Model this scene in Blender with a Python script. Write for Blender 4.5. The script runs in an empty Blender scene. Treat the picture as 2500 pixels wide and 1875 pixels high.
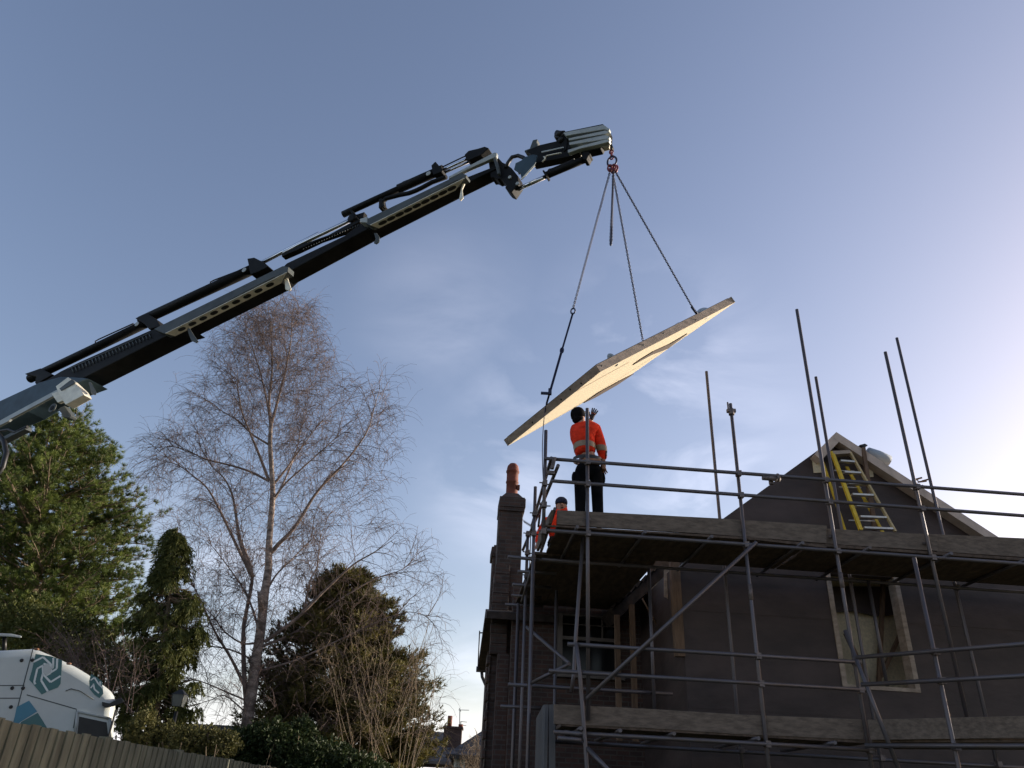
import bpy, bmesh, math, random
import numpy as np
from mathutils import Vector, Matrix

random.seed(7)
rng = np.random.default_rng(11)
S = bpy.context.scene
COL = S.collection
R = math.radians

# ------------------------------------------------------------------ camera
PITCH, ROLL, F, CZ = R(29.0), R(2.9), 1878.0, 1.6
fw = np.array([0, math.cos(PITCH), math.sin(PITCH)])
up0 = np.array([0, -math.sin(PITCH), math.cos(PITCH)])
rt0 = np.array([1.0, 0, 0])
RT = rt0 * math.cos(ROLL) + up0 * math.sin(ROLL)
UP = up0 * math.cos(ROLL) - rt0 * math.sin(ROLL)
EYE = np.array([0, 0, CZ])
cam = bpy.data.cameras.new('camera')
cam.sensor_width = 36.0
cam.lens = F / 2500 * 36
cam.clip_start = 0.05
cam.clip_end = 6000
co = bpy.data.objects.new('camera', cam)
COL.objects.link(co)
co.matrix_world = Matrix(((RT[0], UP[0], -fw[0], 0), (RT[1], UP[1], -fw[1], 0), (RT[2], UP[2], -fw[2], CZ), (0, 0, 0, 1)))
S.camera = co

# ------------------------------------------------------------------ light
SUN_AZ, SUN_EL = R(66), R(10)      # azimuth clockwise from +Y
world = bpy.data.worlds.new('World')
S.world = world
world.use_nodes = True
wn, wl = world.node_tree.nodes, world.node_tree.links
wn.clear()
wout = wn.new('ShaderNodeOutputWorld')
bg = wn.new('ShaderNodeBackground')
sky = wn.new('ShaderNodeTexSky')
sky.sky_type = 'NISHITA'
sky.sun_disc = False
sky.sun_elevation = SUN_EL
sky.sun_rotation = SUN_AZ
sky.air_density = 1.0
sky.dust_density = 1.5
sky.ozone_density = 1.0
tc = wn.new('ShaderNodeTexCoord')
mp = wn.new('ShaderNodeMapping')
mp.inputs['Scale'].default_value = (1.2, 1.2, 3.0)
mp.inputs['Rotation'].default_value = (0.15, 0.1, 0.4)
nz = wn.new('ShaderNodeTexNoise')
nz.inputs['Scale'].default_value = 2.6
nz.inputs['Detail'].default_value = 7
nz.inputs['Roughness'].default_value = 0.55
nz.inputs['Distortion'].default_value = 0.6
rp = wn.new('ShaderNodeValToRGB')
rp.color_ramp.elements[0].position = 0.40
rp.color_ramp.elements[0].color = (0, 0, 0, 1)
rp.color_ramp.elements[1].position = 0.72
rp.color_ramp.elements[1].color = (1, 1, 1, 1)
sep = wn.new('ShaderNodeSeparateXYZ')
low = wn.new('ShaderNodeMapRange')          # more cloud towards the horizon
low.inputs['From Min'].default_value = 0.62
low.inputs['From Max'].default_value = 0.05
low.inputs['To Min'].default_value = 0.0
low.inputs['To Max'].default_value = 1.0
bank = wn.new('ShaderNodeMapRange')         # pale bank of cloud low on the horizon
bank.inputs['From Min'].default_value = 0.13
bank.inputs['From Max'].default_value = 0.03
bank.inputs['To Min'].default_value = 0.0
bank.inputs['To Max'].default_value = 0.6
mul = wn.new('ShaderNodeMath'); mul.operation = 'MULTIPLY'
mx = wn.new('ShaderNodeMath'); mx.operation = 'MAXIMUM'
sc = wn.new('ShaderNodeMath'); sc.operation = 'MULTIPLY'; sc.inputs[1].default_value = 0.8
mix = wn.new('ShaderNodeMixRGB')
mix.inputs['Color2'].default_value = (7.6, 7.6, 8.6, 1)
tint = wn.new('ShaderNodeMixRGB'); tint.blend_type = 'MULTIPLY'; tint.inputs['Fac'].default_value = 1.0
tint.inputs['Color2'].default_value = (1.08, 0.97, 1.06, 1)
wl.new(tc.outputs['Generated'], mp.inputs['Vector'])
wl.new(mp.outputs['Vector'], nz.inputs['Vector'])
wl.new(nz.outputs['Fac'], rp.inputs['Fac'])
wl.new(tc.outputs['Generated'], sep.inputs[0])
wl.new(sep.outputs['Z'], low.inputs['Value'])
wl.new(sep.outputs['Z'], bank.inputs['Value'])
wl.new(rp.outputs['Color'], mul.inputs[0])
def _dirspot(x, y):
    d = fw + RT * (x - 1250) / F - UP * (y - 937.5) / F
    return d / np.linalg.norm(d)
spots = [(1090, 770, .10, .16), (1590, 960, .15, .50), (1330, 1060, .11, .45), (1700, 1225, .10, 1.0), (1270, 1180, .11, .55), (1180, 1700, .08, .8), (560, 1620, .18, .5)]
acc = None
for x_, y_, wd_, st_ in spots:
    vm = wn.new('ShaderNodeVectorMath'); vm.operation = 'DISTANCE'
    vm.inputs[1].default_value = tuple(_dirspot(x_, y_))
    wl.new(tc.outputs['Generated'], vm.inputs[0])
    mr_ = wn.new('ShaderNodeMapRange'); mr_.interpolation_type = 'SMOOTHSTEP'
    mr_.inputs['From Min'].default_value = wd_ * 1.5; mr_.inputs['From Max'].default_value = 0
    mr_.inputs['To Min'].default_value = 0; mr_.inputs['To Max'].default_value = st_
    wl.new(vm.outputs['Value'], mr_.inputs['Value'])
    if acc is None: acc = mr_.outputs[0]
    else:
        m_x = wn.new('ShaderNodeMath'); m_x.operation = 'MAXIMUM'; wl.new(acc, m_x.inputs[0]); wl.new(mr_.outputs[0], m_x.inputs[1]); acc = m_x.outputs[0]
wl.new(acc, mul.inputs[1])
wl.new(mul.outputs[0], sc.inputs[0])
wl.new(sc.outputs[0], mx.inputs[0])
wl.new(bank.outputs[0], mx.inputs[1])
wl.new(mx.outputs[0], mix.inputs['Fac'])
wl.new(sky.outputs[0], tint.inputs['Color1'])
wl.new(tint.outputs[0], mix.inputs['Color1'])
wl.new(mix.outputs[0], bg.inputs['Color'])
bg.inputs['Strength'].default_value = 0.12
wl.new(bg.outputs[0], wout.inputs[0])

sun = bpy.data.lights.new('sun', 'SUN')
sun.energy = 3.8
sun.angle = R(0.5)
sun.color = (1.0, 0.92, 0.80)
so = bpy.data.objects.new('sun', sun)
COL.objects.link(so)
sd = Vector((math.sin(SUN_AZ) * math.cos(SUN_EL), math.cos(SUN_AZ) * math.cos(SUN_EL), math.sin(SUN_EL)))
so.rotation_euler = sd.to_track_quat('Z', 'Y').to_euler()
so.location = (40, 20, 30)

S.view_settings.view_transform = 'Standard'
S.view_settings.look = 'None'
S.view_settings.exposure = 1.0
S.view_settings.gamma = 1.0
S.view_settings.use_curve_mapping = False
S.cycles.max_bounces = 6
S.cycles.transparent_max_bounces = 8

# ------------------------------------------------------------------ survey: a photo pixel to a place
HA = R(3.5)
HU = np.array([math.cos(HA), math.sin(HA), 0])
HV = np.array([-math.sin(HA), math.cos(HA), 0])
def W(u, v, z): return HU * u + HV * v + np.array([0, 0, z])
def ray(x, y): return fw + RT * (x - 1250) / F - UP * (y - 937.5) / F
def PD(x, y, d): return EYE + ray(x, y) * d
def PV(x, y, v):
    r = ray(x, y); return EYE + r * (v / (r @ HV))
def PY(x, y, Y):
    r = ray(x, y); return EYE + r * (Y / r[1])
def PZ(x, y, z):
    r = ray(x, y); return EYE + r * ((z - CZ) / r[2])
def plane_hit(x, y, p0, n):
    r = ray(x, y); return EYE + r * (((p0 - EYE) @ n) / (r @ n))

# ------------------------------------------------------------------ materials
def mat(name, c, rough=0.7, metal=0.0, var=0.25, scale=6.0, stretch=(1, 1, 1), bump=0.0, bscale=None, c2=None, spec=0.4, detail=5, ramp=(0.35, 0.65)):
    m = bpy.data.materials.new(name)
    m.use_nodes = True
    n, l = m.node_tree.nodes, m.node_tree.links
    b = n['Principled BSDF']
    b.inputs['Roughness'].default_value = rough
    b.inputs['Metallic'].default_value = metal
    b.inputs['Specular IOR Level'].default_value = spec
    t = n.new('ShaderNodeTexCoord')
    mpp = n.new('ShaderNodeMapping'); mpp.inputs['Scale'].default_value = stretch
    l.new(t.outputs['Object'], mpp.inputs['Vector'])
    no = n.new('ShaderNodeTexNoise')
    no.inputs['Scale'].default_value = scale
    no.inputs['Detail'].default_value = detail
    no.inputs['Roughness'].default_value = 0.6
    l.new(mpp.outputs[0], no.inputs['Vector'])
    r = n.new('ShaderNodeValToRGB')
    r.color_ramp.elements[0].position, r.color_ramp.elements[1].position = ramp
    c2 = c2 or tuple(min(1, x * (1 + var)) for x in c)
    c1 = tuple(x * (1 - var) for x in c)
    r.color_ramp.elements[0].color = (*c1, 1)
    r.color_ramp.elements[1].color = (*c2, 1)
    l.new(no.outputs['Fac'], r.inputs['Fac'])
    l.new(r.outputs[0], b.inputs['Base Color'])
    if bump:
        bn = n.new('ShaderNodeTexNoise'); bn.inputs['Scale'].default_value = bscale or scale * 3
        bn.inputs['Detail'].default_value = 4
        l.new(mpp.outputs[0], bn.inputs['Vector'])
        bp = n.new('ShaderNodeBump'); bp.inputs['Strength'].default_value = bump; bp.inputs['Distance'].default_value = 0.02
        l.new(bn.outputs['Fac'], bp.inputs['Height'])
        l.new(bp.outputs[0], b.inputs['Normal'])
    return m

def leaf_mat(name, c, c2, trans=0.25, scale=1.2):
    m = mat(name, c, rough=0.6, var=0.35, scale=scale, c2=c2, spec=0.25)
    n, l = m.node_tree.nodes, m.node_tree.links
    b = n['Principled BSDF']
    tr = n.new('ShaderNodeBsdfTranslucent')
    ramp = [x for x in n if x.type == 'VALTORGB'][0]
    l.new(ramp.outputs[0], tr.inputs['Color'])
    mixs = n.new('ShaderNodeMixShader'); mixs.inputs[0].default_value = trans
    out = [x for x in n if x.type == 'OUTPUT_MATERIAL'][0]
    l.new(b.outputs[0], mixs.inputs[1]); l.new(tr.outputs[0], mixs.inputs[2])
    l.new(mixs.outputs[0], out.inputs[0])
    return m

def brick_mat(name, c1, c2, mortar, bw=0.225, rh=0.075, ms=0.010):
    m = bpy.data.materials.new(name); m.use_nodes = True
    n, l = m.node_tree.nodes, m.node_tree.links
    b = n['Principled BSDF']; b.inputs['Roughness'].default_value = 0.9
    t = n.new('ShaderNodeTexCoord'); s = n.new('ShaderNodeSeparateXYZ'); l.new(t.outputs['Object'], s.inputs[0])
    a = n.new('ShaderNodeMath'); a.operation = 'ADD'; l.new(s.outputs['X'], a.inputs[0]); l.new(s.outputs['Y'], a.inputs[1])
    cmb = n.new('ShaderNodeCombineXYZ'); l.new(a.outputs[0], cmb.inputs['X']); l.new(s.outputs['Z'], cmb.inputs['Y'])
    br = n.new('ShaderNodeTexBrick')
    br.inputs['Scale'].default_value = 1.0
    br.inputs['Brick Width'].default_value = bw; br.inputs['Row Height'].default_value = rh
    br.inputs['Mortar Size'].default_value = ms
    br.inputs['Color1'].default_value = (*c1, 1); br.inputs['Color2'].default_value = (*c2, 1); br.inputs['Mortar'].default_value = (*mortar, 1)
    l.new(cmb.outputs[0], br.inputs['Vector'])
    no = n.new('ShaderNodeTexNoise'); no.inputs['Scale'].default_value = 4; no.inputs['Detail'].default_value = 6
    l.new(t.outputs['Object'], no.inputs['Vector'])
    mr = n.new('ShaderNodeMixRGB'); mr.blend_type = 'OVERLAY'; mr.inputs['Fac'].default_value = 0.6
    l.new(br.outputs['Color'], mr.inputs['Color1']); l.new(no.outputs['Fac'], mr.inputs['Color2'])
    l.new(mr.outputs[0], b.inputs['Base Color'])
    bp = n.new('ShaderNodeBump'); bp.inputs['Strength'].default_value = 0.6; bp.inputs['Distance'].default_value = 0.01; bp.invert = True
    l.new(br.outputs['Fac'], bp.inputs['Height']); l.new(bp.outputs[0], b.inputs['Normal'])
    return m

M = {}
M['steel'] = mat('galvanised_steel', (0.15, 0.135, 0.145), 0.5, 0.6, 0.2, 3.5, (1, 1, 1), 0.03, 60, c2=(0.125, 0.095, 0.078), ramp=(0.45, 0.8))
M['clip'] = mat('coupler_steel', (0.16, 0.13, 0.12), 0.6, 0.6, 0.4, 20)
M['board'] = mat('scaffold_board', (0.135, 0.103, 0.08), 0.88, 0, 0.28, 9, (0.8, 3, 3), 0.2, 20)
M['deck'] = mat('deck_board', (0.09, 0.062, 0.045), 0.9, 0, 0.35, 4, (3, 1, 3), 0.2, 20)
M['timber'] = mat('sawn_timber', (0.14, 0.085, 0.052), 0.8, 0, 0.3, 6, (4, 4, 0.6), 0.1, 20)
M['osb'] = mat('osb', (0.58, 0.50, 0.35), 0.8, 0, 0.2, 26, (1, 1.7, 1), 0.15, 40, ramp=(0.3, 0.7))
M['edge_wood'] = mat('edge_timber', (0.33, 0.26, 0.205), 0.85, 0, 0.25, 5, (1.2, 1.2, 3), 0.15, 25)
M['shade_joint_brown'] = mat('opening_shade_and_joint', (0.06, 0.036, 0.022), 0.85, 0, 0.25, 8)  # dark joints; shade inside the panel openings put into the colour
M['membrane'] = mat('breather_membrane', (0.050, 0.033, 0.029), 0.6, 0, 0.28, 1.1, (1, 1, 2.2), 0.8, 2.2)
M['grey_sheet'] = mat('grey_membrane', (0.085, 0.084, 0.088), 0.7, 0, 0.15, 2, (1, 1, 1), 0.3, 4)
M['barge'] = mat('barge_board', (0.50, 0.40, 0.33), 0.8, 0, 0.18, 4, (1, 1, 1), 0.1, 30)
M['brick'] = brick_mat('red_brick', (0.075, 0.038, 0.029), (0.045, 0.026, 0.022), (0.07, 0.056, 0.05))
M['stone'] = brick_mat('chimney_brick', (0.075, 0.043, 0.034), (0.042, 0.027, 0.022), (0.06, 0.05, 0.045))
M['tile'] = mat('roof_tile', (0.035, 0.024, 0.02), 0.8, 0, 0.4, 8, (1, 1, 1), 0.4, 14)
M['slate'] = mat('slate', (0.07, 0.066, 0.07), 0.7, 0, 0.35, 4, (1, 1, 5), 0.4, 14, c2=(0.24, 0.25, 0.28), ramp=(0.5, 0.85))
M['terracotta'] = mat('terracotta', (0.16, 0.042, 0.024), 0.75, 0, 0.25, 7)
M['gutter'] = mat('gutter', (0.02, 0.018, 0.018), 0.5)
M['white'] = mat('white_paint', (0.46, 0.49, 0.47), 0.35, 0, 0.05, 2)
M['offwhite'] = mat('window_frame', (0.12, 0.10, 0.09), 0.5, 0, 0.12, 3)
M['glass'] = mat('window_glass', (0.010, 0.010, 0.011), 0.12, 0, 0.1, 2, spec=0.25)
M['crane_dark'] = mat('crane_black_paint', (0.011, 0.011, 0.011), 0.6, 0, 0.4, 2.5, (1, 1, 1), 0.06, 18, spec=0.12)
M['crane_side'] = mat('crane_grey_paint', (0.075, 0.085, 0.085), 0.5, 0, 0.2, 2, spec=0.2)
M['crane_blue'] = mat('crane_blue_and_flare', (0.04, 0.068, 0.09), 0.5, 0, 0.2, 3, spec=0.2)  # blue link plate; on the base boom a flare tint over grey-black
M['crane_light'] = mat('crane_pale_sunlit', (0.74, 0.70, 0.58), 0.5, 0.1, 0.15, 5)  # pale parts; sunlight on rail undersides, end box and tip put into colour
M['bar_grey'] = mat('jib_extension_grey', (0.36, 0.38, 0.36), 0.45, 0.1, 0.12, 4)
M['chrome'] = mat('chrome_rod', (0.62, 0.64, 0.68), 0.15, 1.0, 0.05, 4)
M['hose'] = mat('rubber_hose', (0.012, 0.012, 0.013), 0.5)
M['chain'] = mat('chain_steel', (0.035, 0.04, 0.07), 0.45, 0.5, 0.3, 30)
M['redhook'] = mat('red_hook', (0.16, 0.02, 0.03), 0.5, 0.1, 0.3, 20)
M['strap'] = mat('strap_blue', (0.02, 0.025, 0.075), 0.8, 0, 0.2, 12)
M['rope'] = mat('rope', (0.05, 0.04, 0.06), 0.9)
M['teal'] = mat('logo_teal', (0.045, 0.135, 0.135), 0.4, 0, 0.06, 2)
M['blue'] = mat('logo_blue', (0.05, 0.19, 0.27), 0.4, 0, 0.06, 2)
M['logo_line'] = mat('logo_line', (0.62, 0.66, 0.64), 0.4, 0, 0.04, 2)
M['black'] = mat('black_plastic', (0.012, 0.012, 0.012), 0.45)
M['fence'] = mat('fence_board', (0.17, 0.16, 0.11), 0.9, 0, 0.35, 2.2, (2.6, 2.6, 0.7), 0.3, 22, c2=(0.25, 0.235, 0.16))
M['orange'] = mat('hi_vis_orange', (0.72, 0.040, 0.014), 0.8, 0, 0.22, 7, (1, 1, 1.6), 1.0, 9, spec=0.12)
M['reflective'] = mat('reflective_band', (0.26, 0.18, 0.11), 0.45, 0.0, 0.12, 20)
M['trousers'] = mat('black_trousers', (0.007, 0.007, 0.008), 0.9, 0, 0.3, 8, (1, 1, 1), 0.5, 12, spec=0.05)
M['skin'] = mat('skin', (0.36, 0.18, 0.115), 0.55, 0, 0.12, 10)
M['beanie'] = mat('black_wool', (0.008, 0.007, 0.008), 0.95, 0, 0.3, 30, spec=0.05)
M['navy'] = mat('navy_wool', (0.012, 0.016, 0.04), 0.95, 0, 0.3, 30)
M['leather'] = mat('tan_leather', (0.26, 0.13, 0.07), 0.75, 0, 0.25, 10)
M['glove'] = mat('dark_glove', (0.02, 0.016, 0.02), 0.85, 0, 0.3, 20)
M['yellow'] = mat('yellow_fibreglass', (0.62, 0.42, 0.03), 0.5, 0, 0.12, 8)
M['pale_yellow'] = mat('pale_fibreglass', (0.42, 0.32, 0.16), 0.6, 0, 0.15, 8)  # paler tan fibreglass of one stile
M['alu'] = mat('aluminium', (0.55, 0.52, 0.48), 0.4, 0.5, 0.12, 8)
M['roll'] = mat('membrane_roll', (0.30, 0.34, 0.38), 0.6, 0, 0.12, 5)
M['birch_bark'] = mat('birch_bark', (0.22, 0.17, 0.14), 0.85, 0, 0.45, 4, (1, 1, 2.2), 0.4, 14, c2=(0.42, 0.34, 0.29))
M['limb'] = mat('birch_limb', (0.20, 0.15, 0.125), 0.85, 0, 0.4, 5)
M['twig'] = mat('birch_twig', (0.125, 0.086, 0.073), 0.85, 0, 0.35, 2)
M['pale_twig'] = mat('pale_twig', (0.19, 0.14, 0.09), 0.85, 0, 0.35, 3)
M['bark'] = mat('conifer_bark', (0.16, 0.12, 0.08), 0.9, 0, 0.35, 6, (1, 1, 1), 0.4, 16)
M['needles'] = leaf_mat('pine_needles', (0.060, 0.10, 0.026), (0.17, 0.21, 0.045), 0.2)
M['cypress'] = leaf_mat('cypress_sprays', (0.055, 0.075, 0.018), (0.13, 0.135, 0.035), 0.2)
M['golden'] = leaf_mat('golden_sprays', (0.072, 0.070, 0.020), (0.18, 0.155, 0.045), 0.2)
M['laurel'] = leaf_mat('hedge_leaves', (0.022, 0.038, 0.012), (0.05, 0.07, 0.022), 0.15)
M['ivy'] = leaf_mat('ivy_leaves', (0.06, 0.066, 0.02), (0.15, 0.14, 0.05), 0.2)
M['ground'] = mat('garden_ground', (0.06, 0.07, 0.03), 0.95, 0, 0.4, 0.8, (1, 1, 1), 0.4, 6)

# ------------------------------------------------------------------ mesh helper
class MB:
    def __init__(self):
        self.v, self.f, self.s = [], [], []
    def add(self, vs, fs, smooth=False):
        k = len(self.v)
        self.v.extend([tuple(map(float, p)) for p in vs])
        self.f.extend([tuple(i + k for i in f) for f in fs])
        self.s.extend([smooth] * len(fs))
        return self
    def tube(self, path, r, n=10, caps=True, smooth=True):
        P = [np.asarray(p, float) for p in path]
        rs = r if hasattr(r, '__len__') else [r] * len(P)
        vs = []
        t = P[1] - P[0]; t = t / (np.linalg.norm(t) + 1e-9)
        a = np.array([0, 0, 1.0]) if abs(t[2]) < 0.9 else np.array([1.0, 0, 0])
        x = np.cross(a, t); x /= np.linalg.norm(x)
        for i, p in enumerate(P):
            if i == 0: t = P[1] - P[0]
            elif i == len(P) - 1: t = P[-1] - P[-2]
            else: t = P[i + 1] - P[i - 1]
            t = t / (np.linalg.norm(t) + 1e-9)
            x = x - t * (x @ t); x /= (np.linalg.norm(x) + 1e-9)
            y = np.cross(t, x)
            for j in range(n):
                a_ = 2 * math.pi * j / n
                vs.append(p + (x * math.cos(a_) + y * math.sin(a_)) * rs[i])
        fs = [(i * n + j, i * n + (j + 1) % n, (i + 1) * n + (j + 1) % n, (i + 1) * n + j) for i in range(len(P) - 1) for j in range(n)]
        self.add(vs, fs, smooth)
        if caps:
            k = len(self.v) - len(vs)
            self.f.append(tuple(k + j for j in range(n))[::-1]); self.s.append(False)
            self.f.append(tuple(k + (len(P) - 1) * n + j for j in range(n))); self.s.append(False)
        return self
    def prism(self, poly, off):
        n = len(poly); off = np.asarray(off, float)
        a = [np.asarray(p, float) for p in poly]
        vs = a + [p + off for p in a]
        fs = [tuple(range(n)), tuple(range(2 * n - 1, n - 1, -1))] + [(i, (i + 1) % n, n + (i + 1) % n, n + i) for i in range(n)]
        return self.add(vs, fs)
    def box(self, o, ax, ay, az):
        o, ax, ay, az = [np.asarray(q, float) for q in (o, ax, ay, az)]
        return self.prism([o, o + ax, o + ax + ay, o + ay], az)
    def hbox(self, u0, u1, v0, v1, z0, z1):
        return self.box(W(u0, v0, z0), HU * (u1 - u0), HV * (v1 - v0), (0, 0, z1 - z0))
    def loft(self, rings, smooth=True, caps=True):
        n = len(rings[0]); vs = [p for r_ in rings for p in r_]
        fs = [(i * n + j, i * n + (j + 1) % n, (i + 1) * n + (j + 1) % n, (i + 1) * n + j) for i in range(len(rings) - 1) for j in range(n)]
        self.add(vs, fs, smooth)
        if caps:
            k = len(self.v) - len(vs)
            self.f.append(tuple(k + j for j in range(n))[::-1]); self.s.append(False)
            self.f.append(tuple(k + (len(rings) - 1) * n + j for j in range(n))); self.s.append(False)
        return self
    def lathe(self, c, prof, n=16, axis=(0, 0, 1)):
        ax = Vector(axis).normalized(); q = ax.to_track_quat('Z', 'Y'); c = np.asarray(c, float)
        rings = [[c + np.array(q @ Vector((r_ * math.cos(2 * math.pi * j / n), r_ * math.sin(2 * math.pi * j / n), h))) for j in range(n)] for r_, h in prof]
        return self.loft(rings)
    def ball(self, c, r, n=12, m=8, ax=None):
        rr = r if hasattr(r, '__len__') else (r, r, r)
        ax = ax or (np.eye(3)[0], np.eye(3)[1], np.eye(3)[2])
        rings = []
        for i in range(m + 1):
            th = math.pi * (i + (0.05 if i == 0 else (-0.05 if i == m else 0))) / m
            rings.append([np.asarray(c) + ax[0] * rr[0] * math.sin(th) * math.cos(2 * math.pi * j / n) + ax[1] * rr[1] * math.sin(th) * math.sin(2 * math.pi * j / n) - ax[2] * rr[2] * math.cos(th) for j in range(n)])
        return self.loft(rings)
    def ring(self, c, a, b, ra, rb, r, n=12, m=6):
        """link: centre c, unit axes a,b, half sizes ra,rb, wire radius r"""
        c, a, b = [np.asarray(q, float) for q in (c, a, b)]
        vs = []; nn = np.cross(a, b)
        for i in range(n):
            t = 2 * math.pi * i / n
            ca, sb = math.cos(t), math.sin(t)
            p = c + a * ra * ca + b * rb * sb
            o = a * ca + b * sb; o /= np.linalg.norm(o)
            for j in range(m):
                q = 2 * math.pi * j / m
                vs.append(p + (o * math.cos(q) + nn * math.sin(q)) * r)
        fs = [(i * m + j, ((i + 1) % n) * m + j, ((i + 1) % n) * m + (j + 1) % m, i * m + (j + 1) % m) for i in range(n) for j in range(m)]
        return self.add(vs, fs, True)
    def build(self, name, material, parent=None, org=None, recalc=True, bevel=0):
        if parent is not None: org = ORG[parent.name]
        if org is None: org = np.mean(np.array(self.v), axis=0) * 0 if not self.v else np.array(self.v).mean(0)
        org = np.asarray(org, float)
        me = bpy.data.meshes.new(name)
        me.from_pydata([tuple(np.array(p) - org) for p in self.v], [], self.f)
        me.polygons.foreach_set('use_smooth', self.s)
        if recalc:
            bm = bmesh.new(); bm.from_mesh(me); bmesh.ops.recalc_face_normals(bm, faces=bm.faces); bm.to_mesh(me); bm.free()
        me.materials.append(M[material] if isinstance(material, str) else material)
        o = bpy.data.objects.new(name, me); COL.objects.link(o)
        ORG[o.name] = org
        if parent is not None: o.parent = parent
        else: o.location = org
        if bevel:
            b = o.modifiers.new('bevel', 'BEVEL'); b.width = bevel; b.segments = 2; b.limit_method = 'ANGLE'
        return o
ORG = {}
def fast_mesh(name, verts, faces4, material, parent=None, org=None, smooth=False):
    """verts Nx3 array, faces Mx3 or Mx4 array"""
    if parent is not None: org = ORG[parent.name]
    verts = np.asarray(verts, float) - org
    faces = np.asarray(faces4, np.int32); k = faces.shape[1]
    me = bpy.data.meshes.new(name)
    me.vertices.add(len(verts)); me.vertices.foreach_set('co', verts.astype(np.float32).ravel())
    me.loops.add(faces.size); me.loops.foreach_set('vertex_index', faces.ravel())
    me.polygons.add(len(faces))
    me.polygons.foreach_set('loop_start', np.arange(0, faces.size, k, dtype=np.int32))
    me.polygons.foreach_set('loop_total', np.full(len(faces), k, np.int32))
    me.polygons.foreach_set('use_smooth', [smooth] * len(faces))
    me.update(); me.validate()
    me.materials.append(M[material])
    o = bpy.data.objects.new(name, me); COL.objects.link(o); ORG[o.name] = np.asarray(org, float)
    if parent is not None: o.parent = parent
    else: o.location = org
    return o
def tag(o, label, cat, group=None, kind=None):
    if label: o['label'] = label
    if cat: o['category'] = cat
    if group: o['group'] = group
    if kind: o['kind'] = kind
    return o
def thing(name, label, cat, loc, group=None):
    o = bpy.data.objects.new(name, None); COL.objects.link(o)
    o.location = tuple(map(float, loc)); o.empty_display_size = 0.3
    ORG[o.name] = np.asarray(loc, float)
    return tag(o, label, cat, group)

# zoomed photo windows: local reading to photo pixel
def ZA(x, y): return 1150 + x * .31646, 1080 + y * .31646
def ZB(x, y): return 1800 + x * .31646, 1000 + y * .31646
def ZC(x, y): return 1150 + x * .31646, 1450 + y * .31646
def ZD(x, y): return 1800 + x * .31646, 1400 + y * .31646
def Z1(x, y): return 1150 + x * .2049, 280 + y * .2049
def Z2(x, y): return 700 + x * .2532, 340 + y * .2532
def Z3(x, y): return x * .3376, 600 + y * .3376
def Z4(x, y): return 1200 + x * .3617, 680 + y * .3617
def ZL(x, y): return x * .27125, 1425 + y * .27125
def ZT(x, y): return 370 + x * .40984, 720 + y * .40984
def ZH(x, y): return 480 + x * .34653, 1300 + y * .34653

# ------------------------------------------------------------------ ground
g = MB(); n_ = 24
gs = np.sign(np.linspace(-1, 1, n_)) * np.abs(np.linspace(-1, 1, n_)) ** 3 * 2500
g.add([(x, y, 0) for y in gs for x in gs], [(i * n_ + j, i * n_ + j + 1, (i + 1) * n_ + j + 1, (i + 1) * n_ + j) for i in range(n_ - 1) for j in range(n_ - 1)])
go = g.build('ground', 'ground', org=(0, 0, 0)); go['kind'] = 'structure'

# ------------------------------------------------------------------ existing brick house
house = thing('brick_house', 'old brick house with tall chimney stack behind the scaffold', 'house', W(1.0, 14, 0))
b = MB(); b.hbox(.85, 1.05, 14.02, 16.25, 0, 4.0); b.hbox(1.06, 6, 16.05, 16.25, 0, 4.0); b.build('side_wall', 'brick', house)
b = MB()
w0, w1, wz0, wz1 = 1.84, 2.97, 3.70, 4.70
b.hbox(1.06, w0, 13.8, 14.0, 0, 5.2); b.hbox(w1, 5.4, 13.8, 14.0, 0, 5.2); b.hbox(w0, w1, 13.8, 14.0, 0, wz0); b.hbox(w0, w1, 13.8, 14.0, wz1, 5.2)
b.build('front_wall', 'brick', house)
win = MB(); fr = .07
win.hbox(w0, w0 + .11, 13.77, 13.9, wz0, wz1); win.hbox(w1 - fr, w1, 13.78, 13.9, wz0, wz1)
win.hbox(w0 + .11, w1 - fr, 13.785, 13.9, wz0, wz0 + .07); win.hbox(w0 + .11, w1 - fr, 13.785, 13.9, wz1 - .03, wz1)
zt = wz0 + .56
win.hbox(w0 + .11, w1 - fr, 13.79, 13.88, zt, zt + .06)
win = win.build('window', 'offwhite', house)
bars = MB()
for k in range(1, 4):
    uu = w0 + .11 + (w1 - fr - w0 - .11) * k / 4
    bars.hbox(uu - .009, uu + .009, 13.80, 13.86, zt + .06, wz1 - .03)
bars.hbox(w0 + .112, w1 - fr - .002, 13.803, 13.857, zt + .26, zt + .275)
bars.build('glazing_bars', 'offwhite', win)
gl = MB(); gl.hbox(w0 + .1, w1 - .05, 13.92, 13.93, wz0 + .05, wz1 - .02); gl.build('pane', 'glass', win)
sill = MB(); sill.hbox(w0 - .06, w1 + .05, 13.68, 13.795, wz0 - .075, wz0 - .004); sill.build('sill', 'offwhite', win)
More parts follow.
